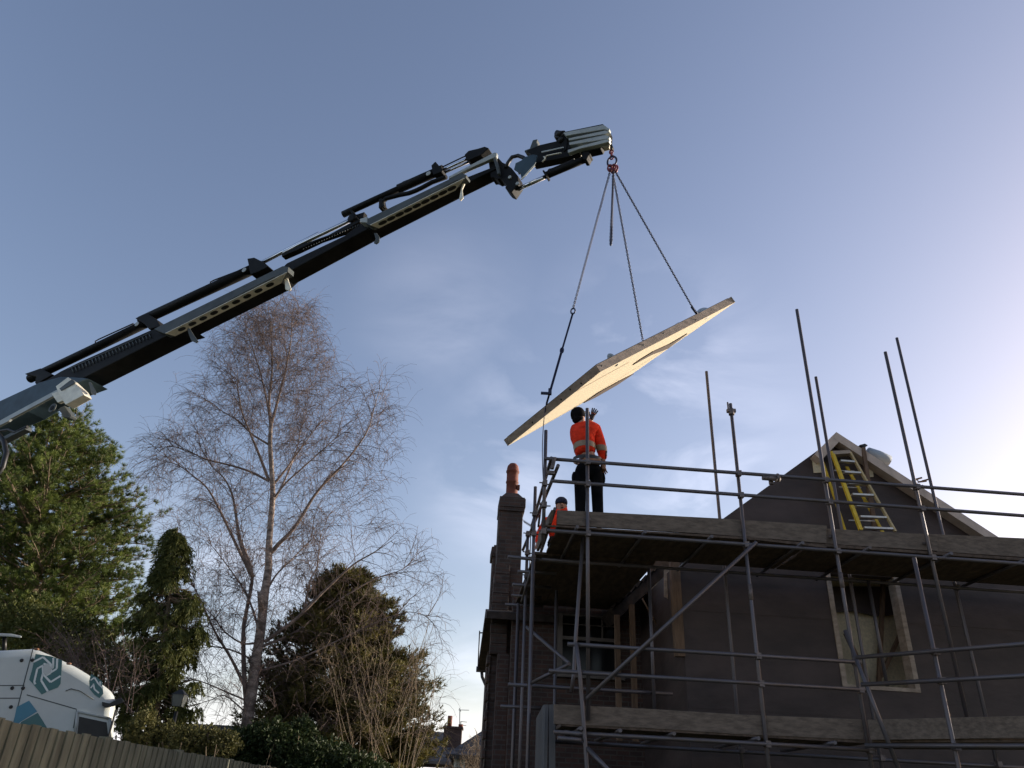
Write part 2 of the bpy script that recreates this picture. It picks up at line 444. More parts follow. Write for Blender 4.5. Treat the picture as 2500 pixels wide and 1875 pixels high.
# chimney
ch = MB()
ch.hbox(.74, 1.26, 14.3, 14.95, 0, 5.55)
ch.hbox(.76, 1.22, 14.34, 14.9, 5.55, 6.72)
ch.hbox(.745, 1.25, 14.31, 14.93, 6.72, 6.80); ch.hbox(.75, 1.265, 14.30, 14.94, 6.80, 6.99)
ch.prism([W(.75, 14.32, 6.99), W(1.25, 14.32, 6.99), W(1.25, 14.92, 6.99), W(.75, 14.92, 6.99)], (0, 0, .03))
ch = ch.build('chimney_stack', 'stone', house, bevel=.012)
fl = MB(); cc = W(1.0, 14.6, 0)
r0 = [W(.78, 14.36, 7.02), W(1.22, 14.36, 7.02), W(1.22, 14.88, 7.02), W(.78, 14.88, 7.02)]
r1 = [cc + (p - cc) * .55 + np.array([0, 0, (7.13 - p[2]) + p[2] * .45 - p[2] * .45]) for p in r0]
for i, p in enumerate(r1): r1[i] = np.array([cc[0] + (r0[i][0] - cc[0]) * .55, cc[1] + (r0[i][1] - cc[1]) * .55, 7.15])
fl.loft([r0, r1], smooth=False); fl.build('flaunching', 'stone', ch)
pot = MB(); pot.lathe(W(1.0, 14.6, 7.1), [(.135, 0), (.13, .03), (.118, .06), (.118, .30), (.13, .31), (.13, .34), (.12, .35), (.12, .53), (.135, .54), (.135, .575), (.122, .585), (.122, .62), (.11, .68), (.07, .73), (.02, .745)], 18)
pot.box(W(1.1, 14.5, 7.26), HU * .05, HV * .1, (0, 0, .09))
pot.build('chimney_pot', 'terracotta', ch)
ch2 = MB(); zc2 = PV(*ZA(195, 790), 15.5)[2]
ch2.hbox(.735, 1.2, 15.5, 16.0, 0, zc2 - .25); ch2.hbox(.70, 1.23, 15.46, 16.04, zc2 - .25, zc2 - .05); ch2.hbox(.745, 1.2, 15.5, 16.0, zc2 - .05, zc2); ch2.build('chimney_stack', 'stone', house, bevel=.015)
# stepped brick shoulder of the chimney breast
cb = MB()
for k in range(9):
    cb.hbox(.735 - .02 * (k < 7) - random.uniform(0, .02), 1.0, 14.1 + .01 * k, 14.298, 4.0 + k * .18, 4.172 + k * .18)
for k in range(26):
    cb.hbox(.70 - random.uniform(0, .035) if k % 2 else .725 - random.uniform(0, .01), .738, 14.25, 14.6, .1 + k * .15, .1 + k * .15 + .135)
    if k % 3 == 0: cb.hbox(.78, .96 + random.uniform(-.05, .1), 14.275, 14.299, .1 + k * .15, .1 + k * .15 + .13)
cb.build('chimney_breast', 'stone', house, bevel=.01)
# main roof: eaves on the left along the depth
rf = MB()
rf.prism([W(.60, 14.28, 4.64), W(.60, 14.28, 4.80), W(.60, 16.30, 4.16), W(.60, 16.30, 4.04)], HU * 5.2)
rf.prism([W(.60, 13.62, 4.50), W(.60, 13.62, 4.62), W(.60, 14.275, 4.80), W(.60, 14.275, 4.64)], HU * 1.2)
rf = rf.build('roof', 'tile', house)
gu = MB(); gu.tube([W(.57, 16.33, 4.06), W(5.8, 16.33, 4.06)], .055, 10); gu = gu.build('gutter', 'gutter', house)
dp = MB(); dp.tube([W(.68, 16.33, 4.04), W(.70, 16.33, 3.92), W(.80, 16.28, 3.72), W(.815, 16.2, 3.3)], .033, 8); dp.build('downpipe', 'gutter', house)
vp = MB(); vp.tube([PV(1171, 1540, 16.33), PV(1167, 1627, 16.33)], .014, 6); vp.tube([PV(1171, 1545, 16.33), PV(1180, 1545, 16.33)], .014, 6); vp.build('vent_pipe', 'gutter', house)
# cut tiled roof running down to the window
vg = MB(); A_ = PV(*ZA(1500, 925), 12.9); B_ = PV(*ZA(1085, 1300), 12.9); dd = A_ - B_
nrm = np.array([-dd[2], 0, dd[0]]); nrm /= np.linalg.norm(nrm)
vg.prism([B_, A_, A_ - nrm * .16, B_ - nrm * .16], HV * .8)
vg = vg.build('lean_to_roof', 'tile', house)
tl = MB()
for k in range(9):
    p = B_ + dd * (k + .1) / 9; q = B_ + dd * (k + .95) / 9
    tl.prism([p - HV * .05 + nrm * .004, q - HV * .05 + nrm * .035, q - HV * .05 + nrm * .065, p - HV * .05 + nrm * .05], HV * .9)
tl.build('roof_tiles', 'tile', vg)
tn = MB(); tn.box(PV(*ZA(1320, 1205), 12.7), HU * .02, HV * .02, (0, 0, .01))
tn.tube([PV(*ZA(1320, 1205), 12.7), PV(*ZA(1450, 1440), 12.7)], .014, 4); tn.build('batten', 'timber', house)

# fishbone aerial on chimney
ae = thing('roof_aerial', 'small fishbone aerial beside the brick chimney stack', 'aerial', PV(*ZA(440, 660), 15.2))
m_ = MB(); a0 = PV(*ZA(405, 608), 15.2); a1 = PV(*ZA(470, 648), 15.2)
m_.tube([a0, a1], .008, 5); m_.build('boom', 'gutter', ae)
m_ = MB(); m_.tube([a1 + np.array([-.02, 0, 0]), a1 + np.array([-.02, 0, -1.4])], .012, 6); m_.build('mast', 'gutter', ae)
m_ = MB()
for k in range(8):
    p = a0 + (a1 - a0) * k / 7.5
    m_.tube([p + np.array([-.02, .08, .07]), p - np.array([-.02, .08, .07])], .005, 4)
m_.build('elements', 'gutter', ae)

# ------------------------------------------------------------------ gabled timber extension
ext = thing('house_extension', 'unfinished gabled extension wrapped in dark membrane', 'building', W(3.4, 11.2, 0))
FV = 11.2
def onf(zx): return PV(*zx, FV)
def uz(p): return float(p @ HU), float(p[2])
oL, oR, oB, oT = 5.62, 6.72, 3.33, 4.98
apu, apz = uz(onf(ZB(765, 190)))
lu, lz = 3.34, 4.9
eLz = 5.72; qa_, qb_ = uz(onf(ZB(20, 748))), uz(onf(ZB(640, 300))); eLu = qa_[0] - (qa_[1] - eLz) * (qb_[0] - qa_[0]) / (qb_[1] - qa_[1])
apu, apz = apu, eLz + (apu - eLu) * (qb_[1] - qa_[1]) / (qb_[0] - qa_[0]); eRu = uz(onf(ZB(2010, 1000)))[0]
wl_ = MB(); T = .16
def wallpoly(pts): wl_.prism([W(u_, FV, z_) for u_, z_ in pts], HV * T)
wallpoly([(lu, 0), (oL, 0), (oL, eLz), (eLu, eLz), (lu, 5.02)])
wallpoly([(oR, 0), (13, 0), (13, 5.70), (eRu, 5.70), (oR, 5.70)])
wallpoly([(oL, 0), (oR, 0), (oR, oB), (oL, oB)])
wallpoly([(oL, oT), (oR, oT), (oR, 5.70), (oL, 5.70)])
wallpoly([(eLu, eLz + .001), (oL, eLz + .001), (oL, 5.702), (oR, 5.702), (eRu, 5.702), (apu, apz)])
wl_.build('gable_wall', 'membrane', ext)
lap = MB()
for zz in (2.95, 4.28, 5.6):
    if zz < 5:
        lap.hbox(lu + .02, oL - .02, FV - .006, FV - .001, zz, zz + .07); lap.hbox(oR + .02, 12.9, FV - .006, FV - .001, zz + .02, zz + .09)
lap.build('membrane_lap', 'membrane', ext)
sw = MB(); sw.hbox(lu, lu + .14, FV + T + .002, 13.79, 0, 5.0); sw.build('return_wall', 'membrane', ext)
def board_line(p0, p1, wd, dep, v0, nm, mt):
    p0, p1 = np.array(p0), np.array(p1); d = p1 - p0; n2 = np.array([-d[1], d[0]]); n2 = n2 / np.linalg.norm(n2)
    if n2[1] > 0: n2 = -n2
    q = [p0, p1, p1 + n2 * wd, p0 + n2 * wd]
    m2 = MB(); m2.prism([W(a, v0, c) for a, c in q], HV * dep); return m2.build(nm, mt, ext)
BV = FV - .2
def uzb(x, y): return uz(PV(*ZB(x, y), BV))
board_line(uzb(765, 173), uzb(2032, 994), .135, .19, BV, 'barge_board', 'barge')
board_line(uzb(764, 173), uzb(598, 345), .135, .185, BV + .002, 'barge_board', 'barge')
# roof slopes behind the gable
rs = MB()
rs.prism([W(eLu - .1, FV + .17, eLz - .16), W(apu, FV + .17, apz - .08), W(apu, FV + .17, apz + .005), W(eLu - .1, FV + .17, eLz - .075)], HV * 4.2)
rs.prism([W(apu + .002, FV + .17, apz - .08), W(eRu + .1, FV + .17, 5.56), W(eRu + .1, FV + .17, 5.64), W(apu + .002, FV + .17, apz + .005)], HV * 4.2)
rs.build('roof', 'membrane', ext)
for (q, nm) in (([(578, 368), (632, 338), (655, 485), (592, 488)], 'patch'), ([(1008, 380), (1040, 395), (1052, 518), (1020, 520)], 'patch')):
    m2 = MB(); m2.prism([PV(*ZB(*p), FV - .02) for p in q], HV * .018); m2.build('osb_patch', 'osb', ext)
ps = MB(); p0 = onf(ZA(1582, 935)); pu, pz = uz(p0)
ps.hbox(3.20, 3.335, FV - .05, FV + .06, 3.62, 5.0); ps.build('corner_post', 'timber', ext)
for zx, uo in ((ZA(1128, 1330), 12.6), (ZA(1243, 1250), 12.6)):
    p = PV(*zx, uo); m2 = MB(); uu = float(p @ HU); m2.hbox(uu - .04, uu + .04, uo, uo + .08, 2.6, p[2]); m2.build('stud', 'timber', ext)
# plywood cheek between the old roof and the corner post
ck = MB(); ck.prism([PV(*ZA(1490, 985), 11.9), PV(*ZA(1590, 935), 11.9), PV(*ZA(1600, 1250), 11.9), PV(*ZA(1490, 1190), 11.9)], HV * .02); ck.build('plywood_cheek', 'edge_wood', ext)
sb_ = MB(); sb_.prism([PV(*ZA(x, y), 12.1) for x, y in ((1385, 840), (1640, 840), (1620, 938), (1530, 958), (1440, 972), (1385, 1000))], HV * .03); sb_.build('dark_gap_panel', 'deck', ext)  # added dark upright panel, closes the sky gap under the deck
# wall opening
of = MB(); t_ = .05
of.hbox(oL - .02, oL + t_, FV - .02, FV + .18, oB, oT); of.hbox(oR - t_, oR + .02, FV - .02, FV + .18, oB, oT)
of.hbox(oL + t_, oR - t_, FV - .02, FV + .26, oB, oB + .05)
of = of.build('window_opening', 'edge_wood', ext)
bk = MB(); bk.hbox(oL - .598, oR + .798, 12.0, 12.03, 2.71, 5.248); bk.build('inner_osb_wall', 'osb', ext)
ce = MB(); ce.hbox(oL - .6, oR + .8, FV + .2, 12.7, 5.25, 5.3); ce.hbox(oL - .62, oL - .6, FV + .2, 12.7, 2.7, 5.25); ce.hbox(oR + .8, oR + .82, FV + .2, 12.7, 2.7, 5.25); ce.hbox(oL - .6, oR + .8, FV + .2, 12.7, 2.6, 2.7); ce.build('inner_room', 'edge_wood', ext)
for (x0, y0, x1, y1) in ((1120, 40, 1085, 840), (1265, 430, 1100, 800), (830, 460, 1000, 830)):
    m2 = MB(); a = PV(*ZD(x0, y0), 11.75); c_ = PV(*ZD(x1, y1), 11.75); m2.box(a, HU * .06, HV * .06, c_ - a); m2.build('stud', 'timber', ext)
hd = MB(); hd.prism([PV(*ZD(735, 100), 11.9), PV(*ZD(1300, 100), 11.9), PV(*ZD(1300, 310), 11.9), PV(*ZD(1080, 330), 11.9), PV(*ZD(900, 290), 11.9), PV(*ZD(735, 300), 11.9)], HV * .03); hd.build('dark_top_sheet', 'membrane', ext)  # irregular dark sheet across the top of the inner wall

# grey sheeted corner of the lower storey
gp = thing('sheet_panel', 'grey sheeted panel under the left end of the lower scaffold boards', 'panel', W(1.3, 10, 0))
m2 = MB(); m2.prism([PV(*ZC(600, 855), 10.0), PV(*ZC(650, 848), 10.0), PV(*ZC(650, 1400), 10.0), PV(*ZC(600, 1400), 10.0)], HV * .05); m2.build('end_face', 'grey_sheet', gp)
pa = PV(*ZC(598, 855), 10.0); uu = float(pa @ HU)
m2 = MB(); m2.prism([W(uu - .002, 10.0, 0), W(uu - .002, 10.0, pa[2]), W(uu - .02, 10.05, pa[2]), W(uu + .02, 11.15, pa[2] - .05), W(uu + .02, 11.15, 0)], HU * -.04); m2.build('side_face', 'grey_sheet', gp)
# ------------------------------------------------------------------ scaffold
sca = thing('scaffold', 'galvanised tube scaffold with boarded lifts wrapped round the house', 'scaffold', W(1.1, 9.5, 0))
TR = .0242
def tubep(nm, pts, r=TR, parent=sca, mt='steel', n=12):
    m2 = MB(); m2.tube(pts, r, n); return m2.build(nm, mt, parent)
def coupler(parent, p, vert=True):
    m2 = MB(); p = np.asarray(p, float)
    m2.lathe(p - np.array([0, 0, .03]), [(.034, 0), (.037, .008), (.037, .052), (.034, .06)], 10)
    m2.box(p + HU * -.03 - HV * .0 + np.array([0, 0, -.036]), HU * .06, HV * -.072, (0, 0, .072))
    m2.tube([p + HU * .03, p + HU * .085 + HV * -.01], .009, 6); m2.tube([p + HU * -.07 + np.array([0, 0, .02]), p + HU * -.02 + np.array([0, 0, .02])], .009, 6)
    m2.build('coupler', 'clip', parent, bevel=0)
OV = 9.5
ZR1, ZR2, ZLG = 5.75, 5.435, 4.755
outer = [(1.655, 2.55, 6.58), (3.73, 0, 6.84), (4.95, 0, 8.60), (6.24, 2.72, 7.95)]
stds = []
for u_, z0, z1 in outer:
    s_ = tubep('standard', [W(u_, OV, z0), W(u_, OV, z1)]); stds.append(s_)
    for zz in (ZR1, ZR2, ZLG): coupler(s_, W(u_, OV, zz))
    if z0 < 1:
        for zz in (3.37, 3.055, 2.40): coupler(s_, W(u_, OV, zz))
    for zz in (4.98,): 
        m2 = MB(); m2.hbox(u_ - .045, u_ + .045, OV + .026, OV + .05, zz - .02, zz + .01); m2.build('board_clip', 'clip', s_)
for u_, zz in ((3.745, 4.05), (4.965, 4.28)):      # joint pins with rust
    m2 = MB(); m2.lathe(W(u_ - .012, OV, zz), [(.029, 0), (.029, .20)], 10); m2.build('joint_sleeve', 'clip', stds[1 if u_ < 4 else 2])
m2 = MB(); m2.lathe(W(3.73, OV, 6.66), [(.04, 0), (.042, .02), (.042, .09), (.03, .10)], 10); m2.box(W(3.67, OV - .03, 6.70), HU * .12, HV * .06, (0, 0, .05)); m2.tube([W(3.69, OV, 6.74), W(3.69, OV, 6.86)], .012, 6); m2.build('coupler', 'clip', stds[1])
IV = 10.75
for u_, z0, z1 in ((3.87, 0, 8.1), (5.74, 0, 8.17), (7.33, 0, 9.10)):
    s_ = tubep('standard', [W(u_, IV, z0), W(u_, IV, z1)])
    coupler(s_, W(u_, IV, 4.75)); coupler(s_, W(u_, IV, 2.42))
p = PV(*ZC(1400, 500), 10.75); tubep('standard', [W(float(p @ HU), 10.75, 2.6), W(float(p @ HU), 10.75, 4.74)])
p = PV(*ZA(1020, 0), 10.75)
p = PV(*ZB(1025, 1400), 10.6); s_ = tubep('standard', [W(float(p @ HU), 10.6, 3.3), W(float(p @ HU), 10.6, 4.73)])
p = PV(*ZD(1800, 600), 10.75); tubep('standard', [W(float(p @ HU), 10.75, 2.5), W(float(p @ HU), 10.75, 4.74)])
tubep('standard', [PV(*ZA(870, 640), 9.85), PV(*ZA(808, 1500), 9.85), PV(*ZC(792, 620), 9.85), PV(*ZC(775, 760), 9.85)])
tubep('standard', [PV(*ZC(812, 380), 9.42), PV(*ZC(842, 640), 9.42), PV(*ZC(895, 1343), 9.42), PV(*ZC(910, 1560), 9.42)])
# horizontal tubes
tubep('guard_rail', [W(1.06, OV - .05, ZR1), W(13, OV - .05, ZR1)])
gs_ = tubep('joint_sleeve', [PV(*ZB(195, 526), OV - .05), PV(*ZB(330, 537), OV - .05)], .033, sca, 'clip')
m2 = MB(); m2.lathe(PV(*ZB(300, 525), OV - .05), [(.03, 0), (.06, .01), (.06, .03), (.03, .05)], 10, axis=HU); m2.box(PV(*ZB(255, 570), OV - .02), HU * .05, HV * .05, (0, 0, .09)); m2.build('coupler', 'clip', gs_)
tubep('guard_rail', [W(1.16, OV - .05, ZR2), W(13, OV - .05, ZR2)])
tubep('ledger', [W(1.12, OV - .05, ZLG), W(13, OV - .05, ZLG)])
tubep('ledger', [W(1.2, IV - .05, 4.74), W(13, IV - .05, 4.74)])
tubep('guard_rail', [W(1.40, OV - .05, 3.37), W(5.0, OV - .05, 3.37)])
tubep('guard_rail', [W(1.18, OV - .05, 3.055), W(5.05, OV - .05, 3.055)])
tubep('ledger', [W(1.25, OV - .05, 2.40), W(5.0, OV - .05, 2.40)])
tubep('ledger', [W(1.3, IV, 2.40), W(12, IV, 2.40)])
tubep('ledger', [PV(*ZC(285, 698), 10.8), PV(*ZC(1555, 772), 10.8)])
tubep('ledger', [PV(*ZC(228, 866), 12.4), PV(*ZC(560, 882), 12.4)])
def along(p, q, k): return p + (q - p) * k
rr = [(PZ(*ZD(915, 648), 3.37), PZ(*ZD(2212, 545), 3.37)), (PZ(*ZD(955, 858), 3.06), PZ(*ZD(2212, 790), 3.06)), (PZ(*ZD(985, 1328), 2.40), PZ(*ZD(2150, 1332), 2.40))]
for k, (p, q) in enumerate(rr): tubep('guard_rail' if k < 2 else 'ledger', [p, along(p, q, 2.4)])
fwd = rr[0][1] - rr[0][0]; fwd /= np.linalg.norm(fwd)
q_ = rr[0][0] + fwd * ((PZ(*ZD(1490, 600), 3.37) - rr[0][0]) @ fwd)
s_ = tubep('standard', [np.array([q_[0], q_[1], 0]) + np.array([.05, .03, 0]), np.array([q_[0] + .05, q_[1] + .03, PD(*ZD(1388, 125), 1)[2] * 0 + 4.45])])
for zz in (3.37, 3.06, 2.40): coupler(s_, np.array([q_[0] + .05, q_[1] + .03, zz]))
e_ = along(*rr[0], 2.3) + np.array([.05, .03, 0]); s_ = tubep('standard', [np.array([e_[0], e_[1], 0]), np.array([e_[0], e_[1], 4.45])])
for zz in (3.37, 3.06, 2.40): coupler(s_, np.array([e_[0], e_[1], zz]))
# braces
b1 = tubep('brace', [PV(*ZA(2200, 770), OV - .09), PV(*ZC(890, 812), OV - .09)])
tubep('raker', [PV(*ZD(832, 440), OV - .12), PV(*ZD(1245, 1510), 9.0)])
tubep('raker', [PV(*ZC(900, 1190), 9.4), PV(*ZC(1060, 1360), 9.1)])
tubep('brace', [PV(*ZA(430, 1425), 11.6), PV(*ZC(760, 540), 10.2)])
tubep('brace', [PV(*ZC(460, 690), 10.6), PV(*ZC(760, 540), 10.1)])
# transoms under the boards
for u_ in (1.5, 2.38, 3.25, 4.45, 5.35, 6.45, 7.5, 8.6, 9.8):
    tubep('transom', [W(u_, OV - .13, ZLG + .05), W(u_, IV + .25, ZLG + .05)], .0215)
for u_ in (1.55, 2.0, 2.62, 3.6, 4.5):
    tubep('transom', [W(u_, OV - .12, 2.45), W(u_, IV + .2, 2.45)], .0215)
tubep('transom', [PV(*ZC(720, 1065), 9.45), PV(*ZC(860, 1090), 9.45)]); tubep('transom', [PV(*ZC(668, 1112), 9.4), PV(*ZC(850, 1128), 9.4)])
# boards
def brd(nm, u0, u1, v0, v1, z0, z1, mt):
    m2 = MB(); m2.hbox(u0, u1, v0, v1, z0, z1); return m2.build(nm, mt, sca, bevel=.004)
for k in range(5):
    for (u0, u1) in ((1.25, 4.6), (4.62, 8.5), (8.52, 12.4)):
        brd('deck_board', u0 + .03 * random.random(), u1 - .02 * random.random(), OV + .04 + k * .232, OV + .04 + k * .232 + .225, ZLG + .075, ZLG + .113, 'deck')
for k in range(7):     # boards running back over the recess
    brd('deck_board', 1.10 + k * .25, 1.10 + k * .25 + .248, 10.696, (13.76 if k < 7 else 12.1) - .05 * random.random(), ZLG + .052, ZLG + .092, 'deck')
for k in range(4):
    brd('deck_board', 1.35, 5.0, OV + .04 + k * .24, OV + .04 + k * .24 + .225, 2.475, 2.512, 'deck')
def tboard(pts, v, mt='board', thick=.036, nm='toe_board'):
    m2 = MB(); m2.prism([PV(x, y, v) for x, y in pts], HV * thick); return m2.build(nm, mt, sca, bevel=.004)
tboard([ZA(666, 521), ZA(1910, 585), ZB(690, 893), ZB(690, 1032), ZA(1910, 712), ZA(660, 632)], OV + .03)
tboard([ZB(690, 917), ZB(1545, 966), ZB(1545, 1090), ZB(690, 1035)], OV + .075)
tboard([ZB(1400, 955), ZB(2400, 1000), ZB(2400, 1150), ZB(1400, 1085)], OV + .12)
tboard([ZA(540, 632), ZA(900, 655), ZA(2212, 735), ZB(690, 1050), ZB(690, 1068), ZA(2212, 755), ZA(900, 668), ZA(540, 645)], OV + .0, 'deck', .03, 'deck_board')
tboard([ZC(640, 850), ZC(1350, 885), ZD(0, 1087), ZD(975, 1127), ZD(975, 1284), ZD(0, 1240), ZC(1350, 1035), ZC(640, 1002)], OV + .03)
p, q = PZ(*ZD(1003, 1128), 2.71), PZ(*ZD(2212, 1098), 2.73)
m2 = MB(); e = along(p, q, 2.3); m2.prism([p, e, e - np.array([0, 0, .215]), p - np.array([0, 0, .215])], np.array([.03, .03, 0])); m2.build('toe_board', 'board', sca, bevel=.004)
nrm2 = np.array([-(q - p)[1], (q - p)[0], 0]); nrm2 /= np.linalg.norm(nrm2)
for k in range(4):
    m2 = MB(); o_ = p + nrm2 * (.05 + .24 * k) + np.array([0, 0, -.235]); m2.box(o_, (e - p) * np.array([1, 1, 0]), nrm2 * .225, (0, 0, .037)); m2.build('deck_board', 'deck', sca, bevel=.004)
# left return of the scaffold
for (u_, v_, z0, z1) in ((1.08, 9.5, 4.6, 6.19), (1.08, 10.7, 2.9, 5.83), (1.08, 11.65, 0, 5.43), (1.08, 10.6, 0, 4.72), (1.08, 12.9, 0, 4.62), (1.62, 12.2, 0, 4.7)):
    s_ = tubep('standard', [W(u_, v_, z0), W(u_, v_, z1)])
    for zz in (5.40, 5.1, 4.74):
        if z0 < zz < z1: coupler(s_, W(u_, v_, zz))
tubep('guard_rail', [PZ(*ZA(672, 178), 5.60), PZ(*ZA(585, 390), 5.60), PZ(*ZA(400, 830), 5.55)])
tubep('guard_rail', [PZ(*ZA(648, 512), 5.22), PZ(*ZA(520, 905), 5.22)])
tubep('guard_rail', [PZ(*ZA(620, 120), 5.78), PZ(*ZA(470, 640), 5.78)])
for (a, c_, v_) in (((285, 882), (516, 906), 10.75), ((360, 995), (480, 1002), 11.4), ((320, 1095), (440, 1106), 12.2), ((312, 1180), (405, 1187), 12.9), ((262, 1250), (380, 1256), 13.6)):
    p = PZ(*ZA(*a), 4.74); q = PZ(*ZA(*c_), 4.74); q = q + (q - p) * 1.5; tubep('transom', [p, q])
for (p_, q_) in (((460, 1000), (390, 1230)), ((540, 470), (520, 650)), ((560, 560), (545, 640))):
    tubep('brace', [PV(*ZA(*p_), 11.2), PV(*ZA(*q_), 11.8)], .018)
m2 = MB(); m2.prism([PZ(*ZA(620, 520), 5.0), PZ(*ZA(600, 625), 4.86), PZ(*ZA(505, 840), 4.80), PZ(*ZA(520, 700), 4.99)], HU * .035); m2.build('toe_board', 'board', sca)
m2 = MB(); m2.box(PV(*ZA(612, 200), 9.4), HU * .05, HV * .05, PV(*ZA(632, 110), 9.4) - PV(*ZA(612, 200), 9.4)); m2.box(PV(*ZA(590, 240), 9.4), HU * .1, HV * .06, (0, 0, .05)); m2.build('swivel_coupler', 'clip', sca, bevel=.006)
p = PV(*ZC(345, 700), 13.2); tubep('standard', [np.array([p[0], p[1], 0]), np.array([p[0], p[1], 4.4])])

# ------------------------------------------------------------------ step ladder, plank, roll on the gable
LV0, LV1 = 10.95, 10.65
lad = thing('step_ladder', 'yellow step ladder with pale rungs leaning on the membrane gable', 'ladder', PV(*ZB(1080, 940), LV1))
def lp(x, y, v0=None):
    k = (y - 320) / 620; return PV(*ZB(x, y), LV0 + (LV1 - LV0) * k)
def rail(a, c_, wd, dep, mt, nm, dv=0):
    m2 = MB(); p, q = lp(*a) + HV * dv, lp(*c_) + HV * dv; m2.prism([p, p + HU * wd, q + HU * wd, q], HV * dep); return m2.build(nm, mt, lad, bevel=.004)
rail((722, 318), (945, 925), .055, .05, 'yellow', 'stile'); rail((865, 322), (1218, 938), .035, .05, 'pale_yellow', 'stile')
rail((705, 360), (888, 915), .03, .04, 'yellow', 'back_leg', .22); rail((880, 400), (1170, 920), .05, .03, 'yellow', 'back_leg', .2)
for k in range(7):
    y = 385 + k * 86; x0 = 745 + (y - 318) * .355; x1 = 870 + (y - 322) * .568
    m2 = MB(); p, q = lp(x0 + 30, y), lp(x1 + 10, y + 8); m2.prism([p, q, q - np.array([0, 0, .028]), p - np.array([0, 0, .028])], HV * .075); m2.build('rung', 'alu', lad)
for k in range(4):
    y = 430 + k * 130; m2 = MB(); p, q = lp(760 + (y - 318) * .3, y) + HV * .21, lp(905 + (y - 322) * .42, y + 6) + HV * .21; m2.tube([p, q], .011, 6); m2.build('back_rung', 'alu', lad)
m2 = MB(); m2.prism([lp(735, 318), lp(870, 312), lp(880, 335), lp(745, 345)], HV * .15); m2.build('top_cap', 'edge_wood', lad)
pk = MB(); pk.prism([PV(*ZB(962, 290), 10.98), PV(*ZB(990, 288), 10.98), PV(*ZB(1085, 930), 10.9), PV(*ZB(1050, 930), 10.9)], HV * .04)
tag(pk.build('timber_batten', 'timber', None, bevel=.003), 'long sawn batten standing upright beside the yellow ladder', 'batten')
ro = thing('membrane_roll', 'grey blue roll of membrane lying on right slope of gable roof', 'roll', PV(*ZB(1100, 370), 11.5))
m2 = MB(); pa, pb = PV(*ZB(1000, 318), 11.2), PV(*ZB(1165, 405), 11.25); m2.tube([pa, along(pa, pb, .03), along(pa, pb, .5), along(pa, pb, .97), pb], [.03, .07, .105, .115, .09], 14); m2.build('rolled_sheet', 'roll', ro)
m2 = MB(); m2.prism([PV(*ZB(945, 272), 11.05), PV(*ZB(985, 262), 11.05), PV(*ZB(1008, 275), 11.05), PV(*ZB(980, 290), 11.05)], HV * .3); m2.build('loose_end', 'black', ro)
dbr = MB()
for k in range(9):
    p = PV(*ZB(1385 + random.uniform(-10, 50), 540 + k * 7), 11.3 + random.uniform(0, .3)); d = np.array([random.uniform(-.12, .12), random.uniform(-.1, .1), random.uniform(-.02, .07)])
    dbr.box(p, d, (0.02, .05, 0.01), (0, .01, .025))
tag(dbr.build('offcut_pile', 'timber', None), 'small heap of splintered offcuts on right slope of the gable', 'offcuts')

# ------------------------------------------------------------------ lifted roof panel
dL, dC, dR = 12.5, 11.0, 13.6
Lb, Cb, Rb = PD(*Z4(110, 1130), dL), PD(*Z4(735, 630), dC), PD(*Z4(1645, 160), dR)
pn = np.cross(Lb - Cb, Rb - Cb); pn /= np.linalg.norm(pn)
if pn[2] < 0: pn = -pn
def onp(x, y, off=0): return plane_hit(*Z4(x, y), Cb + pn * off, pn)
Fb = onp(955, 640)
F2 = onp(620, 838)
und = [Lb, Cb, Rb, onp(1320, 385), Fb, F2]
TH = .118
mid = (Lb + Rb) / 2
pan = thing('roof_panel', 'timber roof panel with pale OSB underside hanging from the crane chains', 'roof panel', mid)
m2 = MB(); m2.prism(und, pn * .018); m2.build('osb_underside', 'osb', pan)
cen = sum(und) / len(und)
for i in range(len(und)):
    p, q = und[i], und[(i + 1) % len(und)]
    inn = np.cross(pn, q - p); inn /= np.linalg.norm(inn)
    if inn @ (cen - p) < 0: inn = -inn
    m2 = MB(); m2.prism([p - inn * .004 + pn * .001, q - inn * .004 + pn * .001, q + inn * .045 + pn * .001, p + inn * .045 + pn * .001], pn * TH)
    m2.build('edge_board', 'edge_wood', pan)
m2 = MB(); m2.prism([along(p, cen, .03) + pn * (TH - .03) for p in und], pn * .045); m2.build('top_membrane', 'black', pan)
for poly in ([(950, 582), (1005, 542), (1090, 490), (1200, 440), (1320, 370), (1190, 470), (1080, 512)], [(620, 838), (720, 768), (860, 690), (958, 641), (850, 714), (700, 800)]):
    m2 = MB(); m2.prism([onp(*p, -.003) for p in poly], pn * -.012); m2.build('shaded_opening_slab', 'shade_joint_brown', pan)  # flat slab on the underside, coloured dark like a shaded opening
for (a, c_) in (((300, 1018), (1100, 560)), ((560, 868), (1390, 340))):
    m2 = MB(); p, q = onp(*a, -.0015), onp(*c_, -.0015); s_ = np.cross(pn, q - p); s_ /= np.linalg.norm(s_); m2.prism([p, q, q + s_ * .008, p + s_ * .008], pn * -.001); m2.build('sheet_joint', 'shade_joint_brown', pan)
nl = MB()
for (x, y) in ((275, 970), (470, 815), (530, 748), (605, 708), (745, 590), (1025, 450), (1160, 370), (1380, 280)):
    p = onp(x, y); r_ = ray(*Z4(x, y)); p = plane_hit(*Z4(x, y), Cb if x < 735 else Cb, np.cross(pn, (Lb if x < 735 else Rb) - Cb)); nl.ball(p - r_ / np.linalg.norm(r_) * .006, .014, 6, 4)
nl.build('nail_heads', 'black', pan)
def topedge(x, y): return plane_hit(*Z4(x, y), Cb + np.cross(pn, (Lb if x < 735 else Rb) - Cb) * 0, np.cross(pn, (Lb if x < 735 else Rb) - Cb))
def edgept(x, y):
    p = topedge(x, y); a = Cb + pn * TH; e = ((Lb if x < 735 else Rb) - Cb); e = e / np.linalg.norm(e); return a + e * ((p - a) @ e)
